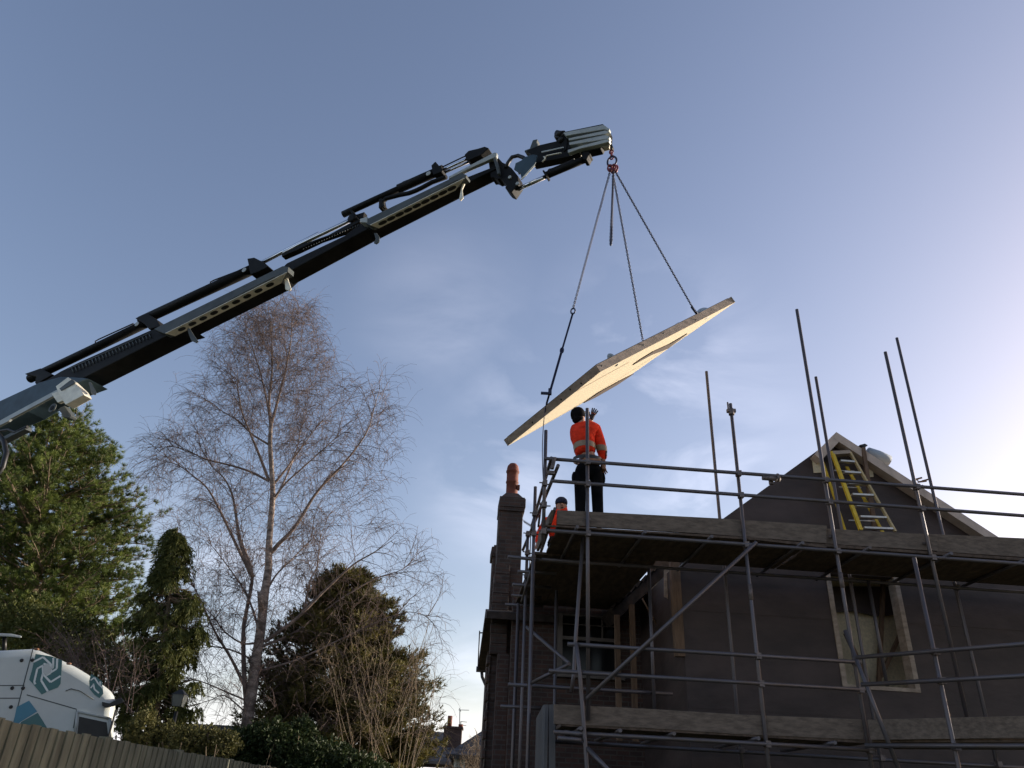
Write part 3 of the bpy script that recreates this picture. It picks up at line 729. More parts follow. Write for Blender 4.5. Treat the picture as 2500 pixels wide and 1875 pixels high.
def lump(x, y, rx, rz, mt='roll'):
    m2 = MB(); p = edgept(x, y); ed = (Rb - Cb) / np.linalg.norm(Rb - Cb); m2.ball(p + HV * .12, (rx, .12, rz), 12, 8, (ed, HV, np.cross(ed, HV) * (1 if np.cross(ed, HV)[2] > 0 else -1))); return m2.build('membrane_bundle', mt, pan)
lump(1440, 205, .20, .11); lump(828, 520, .045, .12); lump(1270, 300, .13, .05)
# ------------------------------------------------------------------ boom plane of the crane
tipxy = (along(Lb, Rb, .5) + cen) / 2
apex_r = ray(1495, 410)
# hook hangs above the panel
TIP = EYE + apex_r * (12.0)
base = PY(*Z3(0, 1250), 15.0)
dS = np.array([TIP[0] - base[0], TIP[1] - base[1], 0]); LS = np.linalg.norm(dS); dS /= LS
nW = np.array([-dS[1], dS[0], 0])          # away from the camera
if nW[1] < 0: nW = -nW
P0 = np.array([TIP[0], TIP[1], 0])
def BP(zx, w=0.0):
    return plane_hit(zx[0], zx[1], P0 + nW * w, nW)
def shift(p, w0, w1): return p + nW * (w1 - w0)
crane = thing('loader_crane', 'dark knuckle boom loader crane reaching over the trees to the hook', 'crane', np.array([base[0] - 4, base[1] + .3, 0]))
def slab(nm, poly, Z, w0, w1, mt, parent, bevel=.012):
    wm = w0 if w1 - w0 < .1 else (w0 + w1) / 2
    m2 = MB(); m2.prism([shift(BP(Z(*p), wm), wm, w0) for p in poly], nW * (w1 - w0)); return m2.build(nm, mt, parent, bevel=bevel)
def bsec(nm, top, bot, Z, w0, w1, mt, parent, bevel=.02):
    t = [BP(Z(*p), w0) for p in top]; bo = [shift(BP(Z(*p), w1), w1, w0) for p in bot]
    m2 = MB(); m2.prism(t + bo, nW * (w1 - w0)); return m2.build(nm, mt, parent, bevel=bevel)
def pipe(nm, pts, Z, w, r, mt, parent, n=10):
    m2 = MB(); m2.tube([BP(Z(*p), w) for p in pts], r, n); return m2.build(nm, mt, parent)
def ledge(pts_top, pts_bot, Z, w0, w1, parent, holes):
    """channel on the near side: grey web and underside coloured pale as if sunlit, with oval slots"""
    t = [BP(Z(*p), w0) for p in pts_top]; bo = [BP(Z(*p), w0) for p in pts_bot][::-1]
    m2 = MB(); m2.prism(t + bo, nW * (w1 - w0)); led = m2.build('support_rail', 'crane_side', parent, bevel=.004)
    a, c_ = BP(Z(*pts_bot[0]), w0), BP(Z(*pts_bot[-1]), w0)
    dv = c_ - a; ln = np.linalg.norm(dv); dv /= ln; dn = np.cross(dv, nW); dn = dn if dn[2] < 0 else -dn
    m2 = MB(); m2.prism([a + dv * .02, c_ - dv * .02, c_ - dv * .28 + nW * (w1 - w0), a + dv * .10 + nW * (w1 - w0)], dn * .012); m2.build('sunlit_underside', 'crane_light', led)  # thin pale skin, low sun on the underside put into its colour
    m2 = MB(); wd = w1 - w0
    for k in range(holes):
        c0 = a + dv * (ln * (.12 + .72 * k / (holes - 1))) + nW * wd * .5 + dn * .0135
        m2.prism([c0 + dv * .085 * math.copysign(abs(math.cos(t_)) ** .7, math.cos(t_)) + nW * wd * .26 * math.sin(t_) for t_ in np.linspace(0, 2 * math.pi, 15)[:-1]], dn * .002)
    m2.build('slots', 'black', led); return led
# base boom
bb = bsec('base_boom', [(-350, 1275), (0, 1120), (290, 985), (440, 945), (590, 952), (640, 960)], [(655, 1088), (505, 1165), (440, 1190), (330, 1258), (0, 1395), (-350, 1560)], Z3, -.26, .22, 'crane_blue', crane)  # grey-black boom given a bluish flare tint as its colour
slab('side_rail', [(-300, 1425), (430, 1030), (436, 1058), (75, 1252), (60, 1268), (-300, 1450)], Z3, -.32, -.27, 'bar_grey', bb, .004)
slab('end_box', [(432, 1032), (520, 965), (548, 990), (612, 1050), (637, 1094), (505, 1166), (470, 1115)], Z3, -.46, -.27, 'crane_light', bb)  # sunlit cream of the box put into its colour
slab('end_box_face', [(430, 1032), (520, 963), (545, 990), (442, 1048)], Z3, -.475, -.462, 'crane_side', bb, 0)
slab('valve_block', [(370, 1070), (430, 1045), (455, 1120), (415, 1135)], Z3, -.34, -.27, 'crane_light', bb)
slab('catch_arm', [(440, 1192), (488, 1166), (512, 1206), (537, 1238), (522, 1256), (478, 1250), (466, 1222)], Z3, -.1, .05, 'crane_side', bb)
m2 = MB(); c0 = BP(Z3(382, 1175), -.275); m2.lathe(c0, [(.10, 0), (.10, .015), (.075, .016)], 20, axis=-nW); m2.build('round_badge', 'crane_side', bb)
m2 = MB(); m2.lathe(c0 - nW * .017, [(.055, 0), (.05, .008)], 16, axis=-nW); m2.build('badge_centre', 'crane_dark', bb)
pipe('hydraulic_hose', [(-20, 1350), (30, 1420), (45, 1500), (20, 1600), (-60, 1700)], Z3, -.3, .05, 'hose', bb)
pipe('hydraulic_hose', [(0, 1340), (60, 1330), (110, 1350), (200, 1310)], Z3, -.28, .03, 'hose', bb)
slab('foot_plate', [(-20, 1420), (210, 1310), (205, 1335), (0, 1440)], Z3, -.3, -.16, 'crane_side', bb)
col = MB(); col.tube([(base[0] - 4, base[1] + .3, 1.0), (base[0] - 4, base[1] + .3, 4.2)], .35, 16)
bz = BP(Z3(-350, 1420), 0); col.prism([np.array([base[0] - 4, base[1] + .1, 4.0]), bz + np.array([0, -.2, .35]), bz + np.array([0, -.2, -.35]), np.array([base[0] - 3.7, base[1] + .1, 3.2])], (0, .4, 0))
col.build('column', 'crane_dark', crane)
# telescopic sections
sa = bsec('boom_section', [(310, 985), (440, 905), (580, 836), (1085, 610), (1180, 590), (1375, 588)], [(1405, 690), (690, 1046), (560, 1090)], Z3, -.22, .20, 'crane_dark', crane)
slab('wear_collar', [(1350, 602), (1366, 590), (1402, 648), (1432, 690), (1416, 702), (1380, 684)], Z3, -.25, -.221, 'crane_side', sa)
slab('wear_collar', [(640, 985), (655, 985), (697, 1060), (690, 1080), (660, 1074)], Z3, -.275, -.261, 'crane_side', bb)
sb = bsec('boom_section', [(1180, 602), (1560, 420), (2050, 190), (2085, 160)], [(2100, 318), (1412, 662), (1250, 720)], Z3, -.195, .18, 'crane_dark', crane)
slab('wear_collar', [(2050, 200), (2066, 190), (2084, 250), (2104, 310), (2088, 324), (2062, 316)], Z3, -.225, -.196, 'crane_light', sb)
ledge([(1112, 602), (2045, 146), (2085, 152)], [(1118, 640), (1190, 634), (1960, 236), (2080, 186)][1:], Z3, -.36, -.197, sb, 9)
sc_ = bsec('boom_section', [(0, 1192), (560, 925), (715, 806), (820, 800)], [(905, 960), (40, 1422), (-40, 1440)], Z2, -.17, .16, 'crane_dark', crane)
slab('wear_collar', [(838, 900), (866, 900), (892, 940), (890, 985), (862, 1010), (836, 1000), (855, 960)], Z2, -.2, -.171, 'crane_side', sc_)
sdd = bsec('boom_section', [(735, 800), (1240, 540), (1735, 335)], [(1700, 560), (905, 962), (780, 1000)], Z2, -.15, .14, 'crane_dark', crane)
slab('wear_collar', [(1690, 345), (1735, 340), (1722, 410), (1690, 480), (1700, 560), (1672, 592), (1660, 570), (1680, 470), (1712, 380)], Z2, -.18, -.151, 'crane_light', sdd)
ledge([(728, 790), (1690, 325), (1732, 345)], [(795, 828), (1640, 395), (1725, 365)], Z2, -.30, -.153, sdd, 9)
slab('rail_end', [(728, 792), (800, 770), (800, 828), (730, 824)], Z2, -.31, -.155, 'bar_grey', sdd)
se = bsec('boom_section', [(1730, 365), (2010, 255), (2050, 270)], [(2060, 385), (1700, 562), (1600, 600)], Z2, -.125, .12, 'crane_dark', crane)
slab('end_beam', [(1560, 358), (2000, 125), (2025, 128), (2020, 165), (1735, 292), (1560, 382)], Z2, -.2, -.13, 'bar_grey', se)
slab('end_arm', [(1985, 175), (2012, 168), (2040, 255), (2052, 322), (2030, 338), (2012, 260)], Z2, -.2, -.13, 'crane_side', se)
# extension cylinders along the top
ca = pipe('extension_cylinder', [(218, 962), (640, 762), (1060, 560)], Z3, .0, .095, 'crane_dark', crane, 14)
pipe('hydraulic_pipe', [(690, 712), (690, 690), (715, 676), (965, 562)], Z3, -.05, .014, 'hose', ca, 6)
m2 = MB(); m2.lathe(BP(Z3(990, 567), -.12), [(.055, 0), (.05, .01)], 14, axis=-nW); m2.build('pipe_flange', 'bar_grey', ca)
slab('cylinder_bracket', [(1010, 545), (1100, 510), (1170, 560), (1190, 605), (1110, 625), (1080, 590)], Z3, -.12, .12, 'crane_dark', ca)
slab('cylinder_foot', [(215, 945), (300, 965), (290, 1010), (320, 1050), (350, 1040), (330, 1000), (420, 950), (330, 905)], Z3, -.15, .1, 'crane_dark', ca)
cb_ = pipe('extension_cylinder', [(1020, 545), (1450, 345), (1890, 142)], Z3, .0, .105, 'crane_dark', crane, 14)
pipe('hydraulic_pipe', [(1522, 285), (1522, 262), (1550, 248), (1755, 170)], Z3, -.05, .014, 'hose', cb_, 6)
m2 = MB(); m2.lathe(BP(Z3(1766, 176), -.125), [(.055, 0), (.05, .01)], 14, axis=-nW); m2.build('pipe_flange', 'bar_grey', cb_)
slab('cylinder_bracket', [(1820, 120), (1870, 112), (1945, 150), (1975, 178), (1900, 215), (1845, 235), (1835, 190)], Z3, -.14, .12, 'crane_dark', cb_)
hc = MB()
for k in range(24):
    p = BP(Z3(520 + k * 24.3, 888 - k * 10.7), -.235); q = BP(Z3(532 + k * 24.3, 918 - k * 10.7 - .3 * k), -.235); hc.tube([p, q], .012, 5)
hc.tube([BP(Z3(500, 890), -.235), BP(Z3(1085, 632), -.235)], .012, 5)
hc.build('hose_chain', 'crane_side', sa)
cr = pipe('chrome_rod', [(1900, 120), (2310, -90)], Z3, .02, .04, 'chrome', cb_, 10)
gd = slab('hose_guide', [(-30, 1120), (160, 1035), (420, 940), (620, 830), (730, 790), (720, 815), (560, 905), (330, 985), (120, 1085), (-30, 1150)], Z2, -.08, .04, 'crane_dark', sc_)
pipe('chrome_rod', [(-30, 1095), (190, 985), (600, 788)], Z2, .0, .04, 'chrome', sc_, 10)
m2 = MB(); m2.lathe(BP(Z2(640, 770), -.06), [(.09, 0), (.09, .05), (.04, .055)], 14, axis=-nW); m2.box(BP(Z2(610, 790), 0), dS * .3, nW * .1, (0, 0, .12)); m2.build('rod_eye', 'crane_dark', sc_)
rg = MB()
for k in range(22):
    p = BP(Z2(690 - k * 25, 822 + k * 11), -.178); q = BP(Z2(682 - k * 25, 838 + k * 11 - k * .4), -.178); rg.tube([p, q], .008, 4)
rg.build('hose_chain', 'crane_side', sc_)
cc_ = pipe('extension_cylinder', [(545, 725), (860, 580), (1160, 445)], Z2, .0, .065, 'crane_dark', crane, 14)
slab('cylinder_bracket', [(630, 712), (655, 708), (705, 780), (720, 800), (680, 800)], Z2, -.08, .08, 'crane_dark', cc_)
pipe('cylinder_barrel', [(1080, 478), (1300, 380), (1510, 290)], Z2, .0, .085, 'crane_dark', cc_, 14)
slab('cylinder_head', [(1420, 290), (1460, 250), (1530, 330), (1520, 350), (1440, 380)], Z2, -.11, .1, 'crane_dark', cc_)
pipe('hydraulic_pipe', [(1092, 452), (1092, 435), (1125, 412), (1362, 322)], Z2, -.05, .013, 'hose', cc_, 6)
m2 = MB(); m2.lathe(BP(Z2(1366, 331), -.12), [(.05, 0), (.045, .01)], 14, axis=-nW); m2.build('pipe_flange', 'bar_grey', cc_)
pipe('chrome_rod', [(1500, 300), (1770, 178)], Z2, -.04, .026, 'chrome', cc_, 8)
pipe('chrome_rod', [(1505, 330), (1760, 215)], Z2, .05, .026, 'chrome', cc_, 8)
pipe('hydraulic_pipe', [(1485, 275), (1700, 172), (1810, 128)], Z2, -.03, .013, 'hose', cc_, 6)
slab('rod_head', [(1740, 190), (1780, 150), (1870, 130), (1935, 110), (1975, 125), (1900, 190), (1790, 240), (1760, 235)], Z2, -.12, .1, 'crane_dark', cc_)
m2 = MB(); m2.ring(BP(Z2(1822, 125), -.06), dS, np.array([0, 0, 1.]), .045, .045, .012, 14, 6); m2.build('lifting_eye', 'hose', cc_)
pipe('link_arm', [(925, 668), (922, 610), (960, 572), (1080, 540), (1180, 520), (1240, 498), (1300, 470), (1400, 415), (1540, 365)], Z2, -.1, .042, 'crane_dark', cc_)
slab('link_foot', [(908, 600), (935, 590), (945, 640), (962, 655), (930, 685), (905, 685)], Z2, -.14, .0, 'crane_dark', cc_)
# knuckle and jib
kn = slab('knuckle', [(230, 560), (300, 500), (402, 612), (440, 630), (510, 678), (588, 775), (592, 855), (545, 925), (512, 972), (470, 955), (434, 915), (452, 888), (400, 822), (372, 805), (345, 815), (300, 790), (265, 795)], Z1, -.10, .10, 'crane_dark', crane)
for (x, y) in ((465, 750), (555, 825), (550, 595), (585, 695)):
    m2 = MB(); m2.lathe(BP(Z1(x, y), -.105), [(.035, 0), (.03, .02)], 12, axis=-nW); m2.build('pivot_pin', 'bar_grey', kn)
lk = slab('link_plate', [(508, 650), (530, 575), (600, 540), (640, 500), (740, 470), (790, 480), (770, 560), (752, 590), (600, 760), (585, 700)], Z1, -.18, -.152, 'crane_blue', crane)
pipe('hydraulic_hose', [(415, 640), (440, 575), (490, 505), (560, 488), (625, 512), (690, 565), (760, 575)], Z1, -.1, .034, 'hose', kn, 10)
slab('link_rod', [(752, 588), (760, 605), (605, 770), (585, 770)], Z1, -.2, -.181, 'crane_light', lk)
jb = slab('jib_boom', [(680, 460), (830, 395), (1090, 335), (1175, 350), (1310, 400), (1305, 505), (760, 622), (740, 590), (760, 530)], Z1, -.07, .07, 'crane_dark', crane)
slab('jib_cover', [(835, 435), (1100, 378), (1105, 392), (838, 452)], Z1, -.125, -.112, 'bar_grey', jb)
slab('mounting_fork', [(725, 400), (752, 330), (808, 318), (796, 352), (812, 390), (790, 430), (700, 470), (650, 465), (655, 452), (715, 430)], Z1, -.06, .06, 'crane_side', jb)
pipe('hydraulic_pipe', [(880, 520), (900, 490), (1000, 468), (1075, 455)], Z1, -.13, .012, 'crane_light', jb, 6)
pipe('hydraulic_pipe', [(850, 560), (885, 525), (870, 500)], Z1, -.13, .014, 'crane_light', jb, 6)
slab('jib_stop', [(1080, 225), (1135, 222), (1172, 300), (1160, 440), (1125, 475), (1100, 440), (1095, 320)], Z1, -.09, .06, 'crane_dark', jb)
m2 = MB(); a, c_ = BP(Z1(1020, 225), -.1), BP(Z1(1085, 240), -.1); m2.lathe(BP(Z1(1040, 228), -.12), [(.07, 0), (.085, .02), (.085, .16), (.07, .18)], 14, axis=nW); m2.tube([a, c_], .06, 10); m2.ball(BP(Z1(1070, 300), -.1), .05, 10, 6); m2.build('hydraulic_motor', 'hose', jb)
jx = slab('dark_gap_backing', [(1120, 235), (1585, 140), (1640, 190), (1640, 330), (1300, 395), (1160, 440), (1140, 330)], Z1, -.075, .05, 'crane_dark', crane)  # dark block put behind the bars to read as shadow gaps
for poly in ([(1095, 213), (1578, 118), (1650, 166), (1640, 188), (1590, 172), (1132, 250)], [(1158, 280), (1600, 186), (1652, 205), (1612, 225), (1168, 305)], [(1165, 330), (1600, 238), (1655, 262), (1640, 285), (1600, 290), (1172, 360)], [(1150, 418), (1300, 372), (1600, 292), (1655, 300), (1640, 322), (1480, 362), (1290, 405), (1155, 455)]):
    slab('jib_extension', poly, Z1, -.16, -.078, 'bar_grey', crane, .008)
tp = slab('boom_tip', [(1280, 410), (1480, 362), (1648, 320), (1645, 388), (1420, 442), (1330, 445), (1300, 480), (1290, 440)], Z1, -.08, .06, 'crane_light', crane)
slab('tip_plate', [(1320, 440), (1420, 442), (1580, 402), (1560, 440), (1430, 470), (1330, 480)], Z1, -.085, .06, 'crane_dark', tp)
jc = pipe('jib_cylinder', [(895, 725), (1150, 618), (1400, 512)], Z1, -.02, .062, 'crane_dark', crane, 14)
pipe('chrome_rod', [(560, 888), (900, 735)], Z1, -.02, .036, 'chrome', jc, 12)
slab('gland', [(868, 700), (885, 690), (930, 745), (905, 768)], Z1, -.09, .06, 'crane_dark', jc)
slab('cylinder_eye', [(1330, 470), (1400, 460), (1440, 500), (1420, 520), (1395, 570), (1360, 575), (1340, 540)], Z1, -.09, .07, 'crane_dark', jc)
pipe('hydraulic_pipe', [(915, 672), (930, 650), (960, 645), (1180, 555), (1230, 520)], Z1, -.06, .012, 'hose', jc, 6)
hp = slab('hook_plate', [(1640, 220), (1662, 215), (1672, 240), (1668, 330), (1690, 380), (1672, 410), (1655, 400), (1648, 330)], Z1, -.04, .03, 'crane_dark', crane)

# ------------------------------------------------------------------ hook chain and sling
K = BP(Z1(1680, 640), 0)
cs = thing('chain_sling', 'steel chain sling with red hooks hanging from the crane tip to the roof panel', 'chain sling', K)
def chain(nm, p, q, parent, pitch=.030, r=.0062, sag=0.0, mt='chain'):
    p, q = np.asarray(p), np.asarray(q); ln = np.linalg.norm(q - p); n = max(2, int(ln / pitch)); d = (q - p) / ln
    x = np.cross(d, [0, 1, .3]); x /= np.linalg.norm(x); y = np.cross(d, x); m2 = MB()
    for k in range(n):
        c0 = p + (q - p) * (k + .5) / n + np.array([0, 0, -sag * 4 * ((k + .5) / n) * (1 - (k + .5) / n)])
        m2.ring(c0, d, x if k % 2 else y, pitch * .74, pitch * .46, r, 8, 4)
    return m2.build(nm, mt, parent)
ht = BP(Z1(1668, 395), 0)
up = np.array([0, 0, 1.0])
m2 = MB(); t0, t1 = ht, BP(Z1(1678, 525), 0)
for k in range(4):
    c0 = along(t0, t1, (k + .5) / 4); m2.ring(c0, up, dS if k % 2 else nW, np.linalg.norm(t1 - t0) / 4 * .68, .03, .012, 12, 6)
m2.build('hook_chain', 'redhook', cs)
m2 = MB(); m2.ring(BP(Z1(1680, 558), 0), up, dS, .105, .075, .016, 18, 8); m2.build('master_link', 'chain', cs)
KH = [BP(Z1(1655, 645), -.02), BP(Z1(1690, 665), .03), BP(Z1(1722, 650), -.02), BP(Z1(1700, 640), -.05)]
for p in KH:
    m2 = MB(); m2.ring(p + up * .02, up, dS, .06, .035, .016, 12, 6); m2.ball(p - up * .03, (.035, .03, .04), 10, 6); m2.build('grab_hook', 'redhook', cs)
eL, eM, eR = edgept(374, 845), edgept(1016, 408), edgept(1378, 232)
s1 = PD(*Z4(550, 205), 11.6); 
chain('sling_leg', KH[0] - up * .06, s1, cs); chain('sling_leg', KH[1] - up * .06, eM + pn * .02, cs); chain('sling_leg', KH[2] - up * .06, eR + pn * .03, cs)
lb = BP(Z1(1665, 1525), 0)
chain('spare_leg', KH[3] - up * .05, lb + dS * -.008, cs); chain('spare_leg', KH[1] - up * .08, lb + dS * .014, cs)
m2 = MB(); m2.ball(lb - up * .02, (.022, .02, .04), 8, 6); m2.build('spare_hook', 'chain', cs)
m2 = MB(); m2.ring(s1 - up * .04, up, dS, .05, .035, .012, 12, 6); m2.build('end_hook', 'chain', cs)
m2 = MB(); m2.tube([eR + pn * .03 + np.array([-.06, 0, .12]), eR + np.array([.01, 0, .0])], .022, 6); m2.build('end_hook', 'chain', cs)
st = thing('ratchet_strap', 'dark blue ratchet strap between left chain and low corner of the roof panel', 'strap', eL)
s2 = PD(*Z4(475, 485), 11.55); s3 = PD(*Z4(392, 775), 11.5)
def band(p, q, wd, nm, off=0):
    d = q - p; x = np.cross(d, fw); x /= np.linalg.norm(x); m2 = MB(); m2.prism([p + x * (wd / 2 + off), q + x * (wd / 2 + off), q + x * (-wd / 2 + off), p + x * (-wd / 2 + off)], fw * .006); return m2.build(nm, 'strap', st)
band(s1 - up * .07, s2, .028, 'webbing'); band(s2, s3, .036, 'webbing'); band(s2 + up * .1, s3 + up * .12, .02, 'webbing', .022); band(s3, eL + pn * .02, .03, 'webbing')
m2 = MB(); m2.box(s3 + np.array([-.13, -.01, -.015]), (.13, 0, .0), (0, .04, 0), (0, 0, .035)); m2.box(s3 + np.array([-.02, -.02, -.02]), (.05, 0, .0), (0, .05, 0), (0, 0, .10)); m2.build('ratchet', 'chain', st, bevel=.004)
m2 = MB(); m2.ring(s2, up, dS, .045, .026, .011, 12, 6); m2.build('strap_hook', 'chain', st)
band(eL + pn * .02, topedge(368, 905), .03, 'webbing')
rpz = topedge(362, 872); rp_ = MB(); pts = [rpz + (PV(*Z4(352, 1400), 10.2) - rpz) * k / 8 + np.array([-.03 * math.sin(k / 8 * 3.1), 0, 0]) for k in range(9)]
rp_.tube(pts, .007, 6)
tag(rp_.build('tag_rope', 'rope', None), 'thin dark rope hanging straight down from low corner of the roof panel', 'rope')
# ------------------------------------------------------------------ people
def skin(name, material, nodes, edges, parent, sub=2, extra=None):
    """nodes: {key:(point, (rx, ry))}; one continuous skinned surface"""
    keys = list(nodes); idx = {k: i for i, k in enumerate(keys)}
    org = ORG[parent.name]
    me = bpy.data.meshes.new(name)
    me.from_pydata([tuple(np.asarray(nodes[k][0], float) - org) for k in keys], [(idx[a], idx[b]) for a, b in edges], [])
    o = bpy.data.objects.new(name, me); COL.objects.link(o)
    sk = o.modifiers.new('skin', 'SKIN'); sk.use_smooth_shade = True
    for i, k in enumerate(keys):
        sv = me.skin_vertices[0].data[i]; r_ = nodes[k][1]
        sv.radius = r_ if hasattr(r_, '__len__') else (r_, r_); sv.use_root = (i == 0)
    ss = o.modifiers.new('sub', 'SUBSURF'); ss.levels = sub; ss.render_levels = sub
    me.materials.append(M[material])
    dg = bpy.context.evaluated_depsgraph_get(); ev = o.evaluated_get(dg)
    nm = bpy.data.meshes.new_from_object(ev); nm.name = name
    nm.materials.clear(); nm.materials.append(M[material])
    o.modifiers.clear(); o.data = nm; ORG[o.name] = org; o.parent = parent
    for p_ in nm.polygons: p_.use_smooth = True
    return o

def hand_nodes(nodes, edges, wrist, d, side, tag_, curl=.3, wr='wr', s=1.0):
    """palm and five fingers from a wrist: d pointing out, side = thumb side"""
    d = d / np.linalg.norm(d); side = side - d * (side @ d); side /= np.linalg.norm(side); nn = np.cross(d, side)
    pk_ = tag_ + 'palm'; nodes[pk_] = (wrist + d * .055 * s, (.034 * s, .020 * s)); edges.append((wr, pk_))
    for k, (o_, ln) in enumerate(((.027, .068), (.010, .078), (-.008, .074), (-.025, .058))):
        b_ = wrist + d * .088 * s + side * o_ * s; a = tag_ + f'f{k}a'; c_ = tag_ + f'f{k}b'; e_ = tag_ + f'f{k}c'
        nodes[a] = (b_, .010 * s); nodes[c_] = (b_ + (d * ln * .5 + side * o_ * .25) * s + nn * curl * .02 * s, .009 * s); nodes[e_] = (b_ + (d * ln * (1 - curl * .4) + side * o_ * .4) * s + nn * curl * .05 * s, .0075 * s)
        edges.extend([(pk_, a), (a, c_), (c_, e_)])
    a, c_ = tag_ + 'ta', tag_ + 'tb'
    nodes[a] = (wrist + d * .045 * s + side * .040 * s, .012 * s); nodes[c_] = (wrist + d * .085 * s + side * .062 * s + nn * .01, .010 * s); edges.extend([(pk_, a), (a, c_)])

PV0 = 9.82
DZ = ZLG + .113
def q4(x, y, dv=0): return PV(*Z4(x, y), PV0 + dv)
pm = thing('person', 'worker seen from behind in orange hi-vis jacket and black trousers on upper scaffold', 'person', q4(650, 1620) * np.array([1, 1, 0]) + np.array([0, 0, DZ]))
hipc = q4(655, 1258); hipL = q4(605, 1275); hipR = q4(705, 1275)
def foot(x, dv): p = q4(x, 1600, dv); return np.array([p[0], p[1], DZ + .07])
kL, kR = q4(598, 1430, .02), q4(712, 1430, .03); fL, fR = foot(602, 0), foot(722, .02)
neck = q4(607, 990, .02); head = q4(588, 925, .05); chest = q4(625, 1075); waist = q4(645, 1190)
shL, shR = q4(556, 1035, .04), q4(706, 1030, 0); elR, wrR = q4(742, 1140, -.02), q4(757, 1238, .04)
elL, wrL = q4(600, 1075, .30), q4(672, 955, .26)
N_, E_ = {}, []
N_['hip'] = (hipc, (.15, .11)); N_['waist'] = (waist, (.14, .10)); N_['chest'] = (chest, (.165, .11)); N_['top'] = (q4(612, 1020), (.12, .085)); N_['neck'] = (neck, (.062, .062)); N_['head'] = (head, (.085, .095)); N_['crown'] = (q4(582, 892, .05), (.065, .075))
E_ += [('hip', 'waist'), ('waist', 'chest'), ('chest', 'top'), ('top', 'neck'), ('neck', 'head'), ('head', 'crown')]
N_['hl'] = (hipL, .08); N_['hr'] = (hipR, .08); N_['kl'] = (kL, .055); N_['kr'] = (kR, .055); N_['al'] = (fL + up * .06, .04); N_['ar'] = (fR + up * .06, .04)
tl_, tr_ = fL + HV * .13 + HU * .02, fR + HV * .13 + HU * .05
N_['tl'] = (tl_ - up * .025, .035); N_['tr'] = (tr_ - up * .025, .035)
E_ += [('hip', 'hl'), ('hip', 'hr'), ('hl', 'kl'), ('hr', 'kr'), ('kl', 'al'), ('kr', 'ar'), ('al', 'tl'), ('ar', 'tr')]
N_['sl'] = (shL, .06); N_['sr'] = (shR, .06); N_['el'] = (elL, .045); N_['er'] = (elR, .045); N_['wl'] = (wrL, .032); N_['wr'] = (wrR, .032)
E_ += [('top', 'sl'), ('top', 'sr'), ('sl', 'el'), ('el', 'wl'), ('sr', 'er'), ('er', 'wr')]
hand_nodes(N_, E_, wrR, np.array([-.02, .02, -1.0]), HU * -.6 + HV * .8, 'R', .5, 'wr', .82)
hand_nodes(N_, E_, wrL, q4(690, 908, .24) - wrL, -HU, 'L', .75, 'wl', .82)
skin('body', 'skin', N_, E_, pm)
# face parts: nose and ears on the head, glasses
fdir = (HU * .75 + HV * .5 + up * .35); fdir /= np.linalg.norm(fdir)
m2 = MB(); m2.ball(head + fdir * .095 - up * .01, (.018, .018, .024), 8, 6); m2.ball(head + HU * .03 - HV * .085 - up * .005, (.014, .018, .03), 8, 6); m2.build('nose_and_ear', 'skin', pm)
m2 = MB(); ex = np.cross(fdir, up); ex /= np.linalg.norm(ex)
for s_ in (-1, 1): m2.ring(head + fdir * .09 + ex * s_ * .033 + up * .03, ex, up, .026, .02, .005, 12, 5)
m2.tube([head + fdir * .085 + ex * .058 + up * .03, head + HU * .04 - HV * .09 + up * .02], .005, 5); m2.build('glasses', 'black', pm)
# beanie
m2 = MB(); ax3 = up - fdir * .25; ax3 /= np.linalg.norm(ax3); axx = np.cross(HV, ax3); axx /= np.linalg.norm(axx); ayy = np.cross(ax3, axx)
m2.lathe(head - HU * .012 - HV * .01 - ax3 * .045, [(.098, 0), (.106, .02), (.107, .06), (.10, .10), (.082, .135), (.05, .158), (.01, .167)], 18, axis=ax3); m2.build('beanie', 'beanie', pm)
m2 = MB(); m2.ball(head - HU * .015 - HV * .03 - up * .075, (.088, .078, .075), 14, 8); m2.build('hair', 'beanie', pm)
# jacket
J, JE = {}, []
J['hem'] = (q4(636, 1205), (.215, .155)); J['wst'] = (q4(630, 1150), (.212, .16)); J['chs'] = (q4(620, 1085), (.215, .17)); J['yok'] = (q4(615, 1028), (.18, .14)); J['col'] = (q4(602, 964, .01), (.10, .10))
JE += [('hem', 'wst'), ('wst', 'chs'), ('chs', 'yok'), ('yok', 'col')]
J['sl'] = (shL + HU * .01, .10); J['sr'] = (shR + HU * .0, .105); J['er'] = (elR, .080); J['mr'] = (along(elR, wrR, .5), .072); J['wr'] = (along(elR, wrR, .93), .056); J['el'] = (elL, .075); J['wl'] = (along(elL, wrL, .97), .062)
JE += [('yok', 'sl'), ('yok', 'sr'), ('sr', 'er'), ('er', 'mr'), ('mr', 'wr'), ('sl', 'el'), ('el', 'wl')]
jk = skin('hi_vis_jacket', 'orange', J, JE, pm)
bpy.context.view_layer.update()
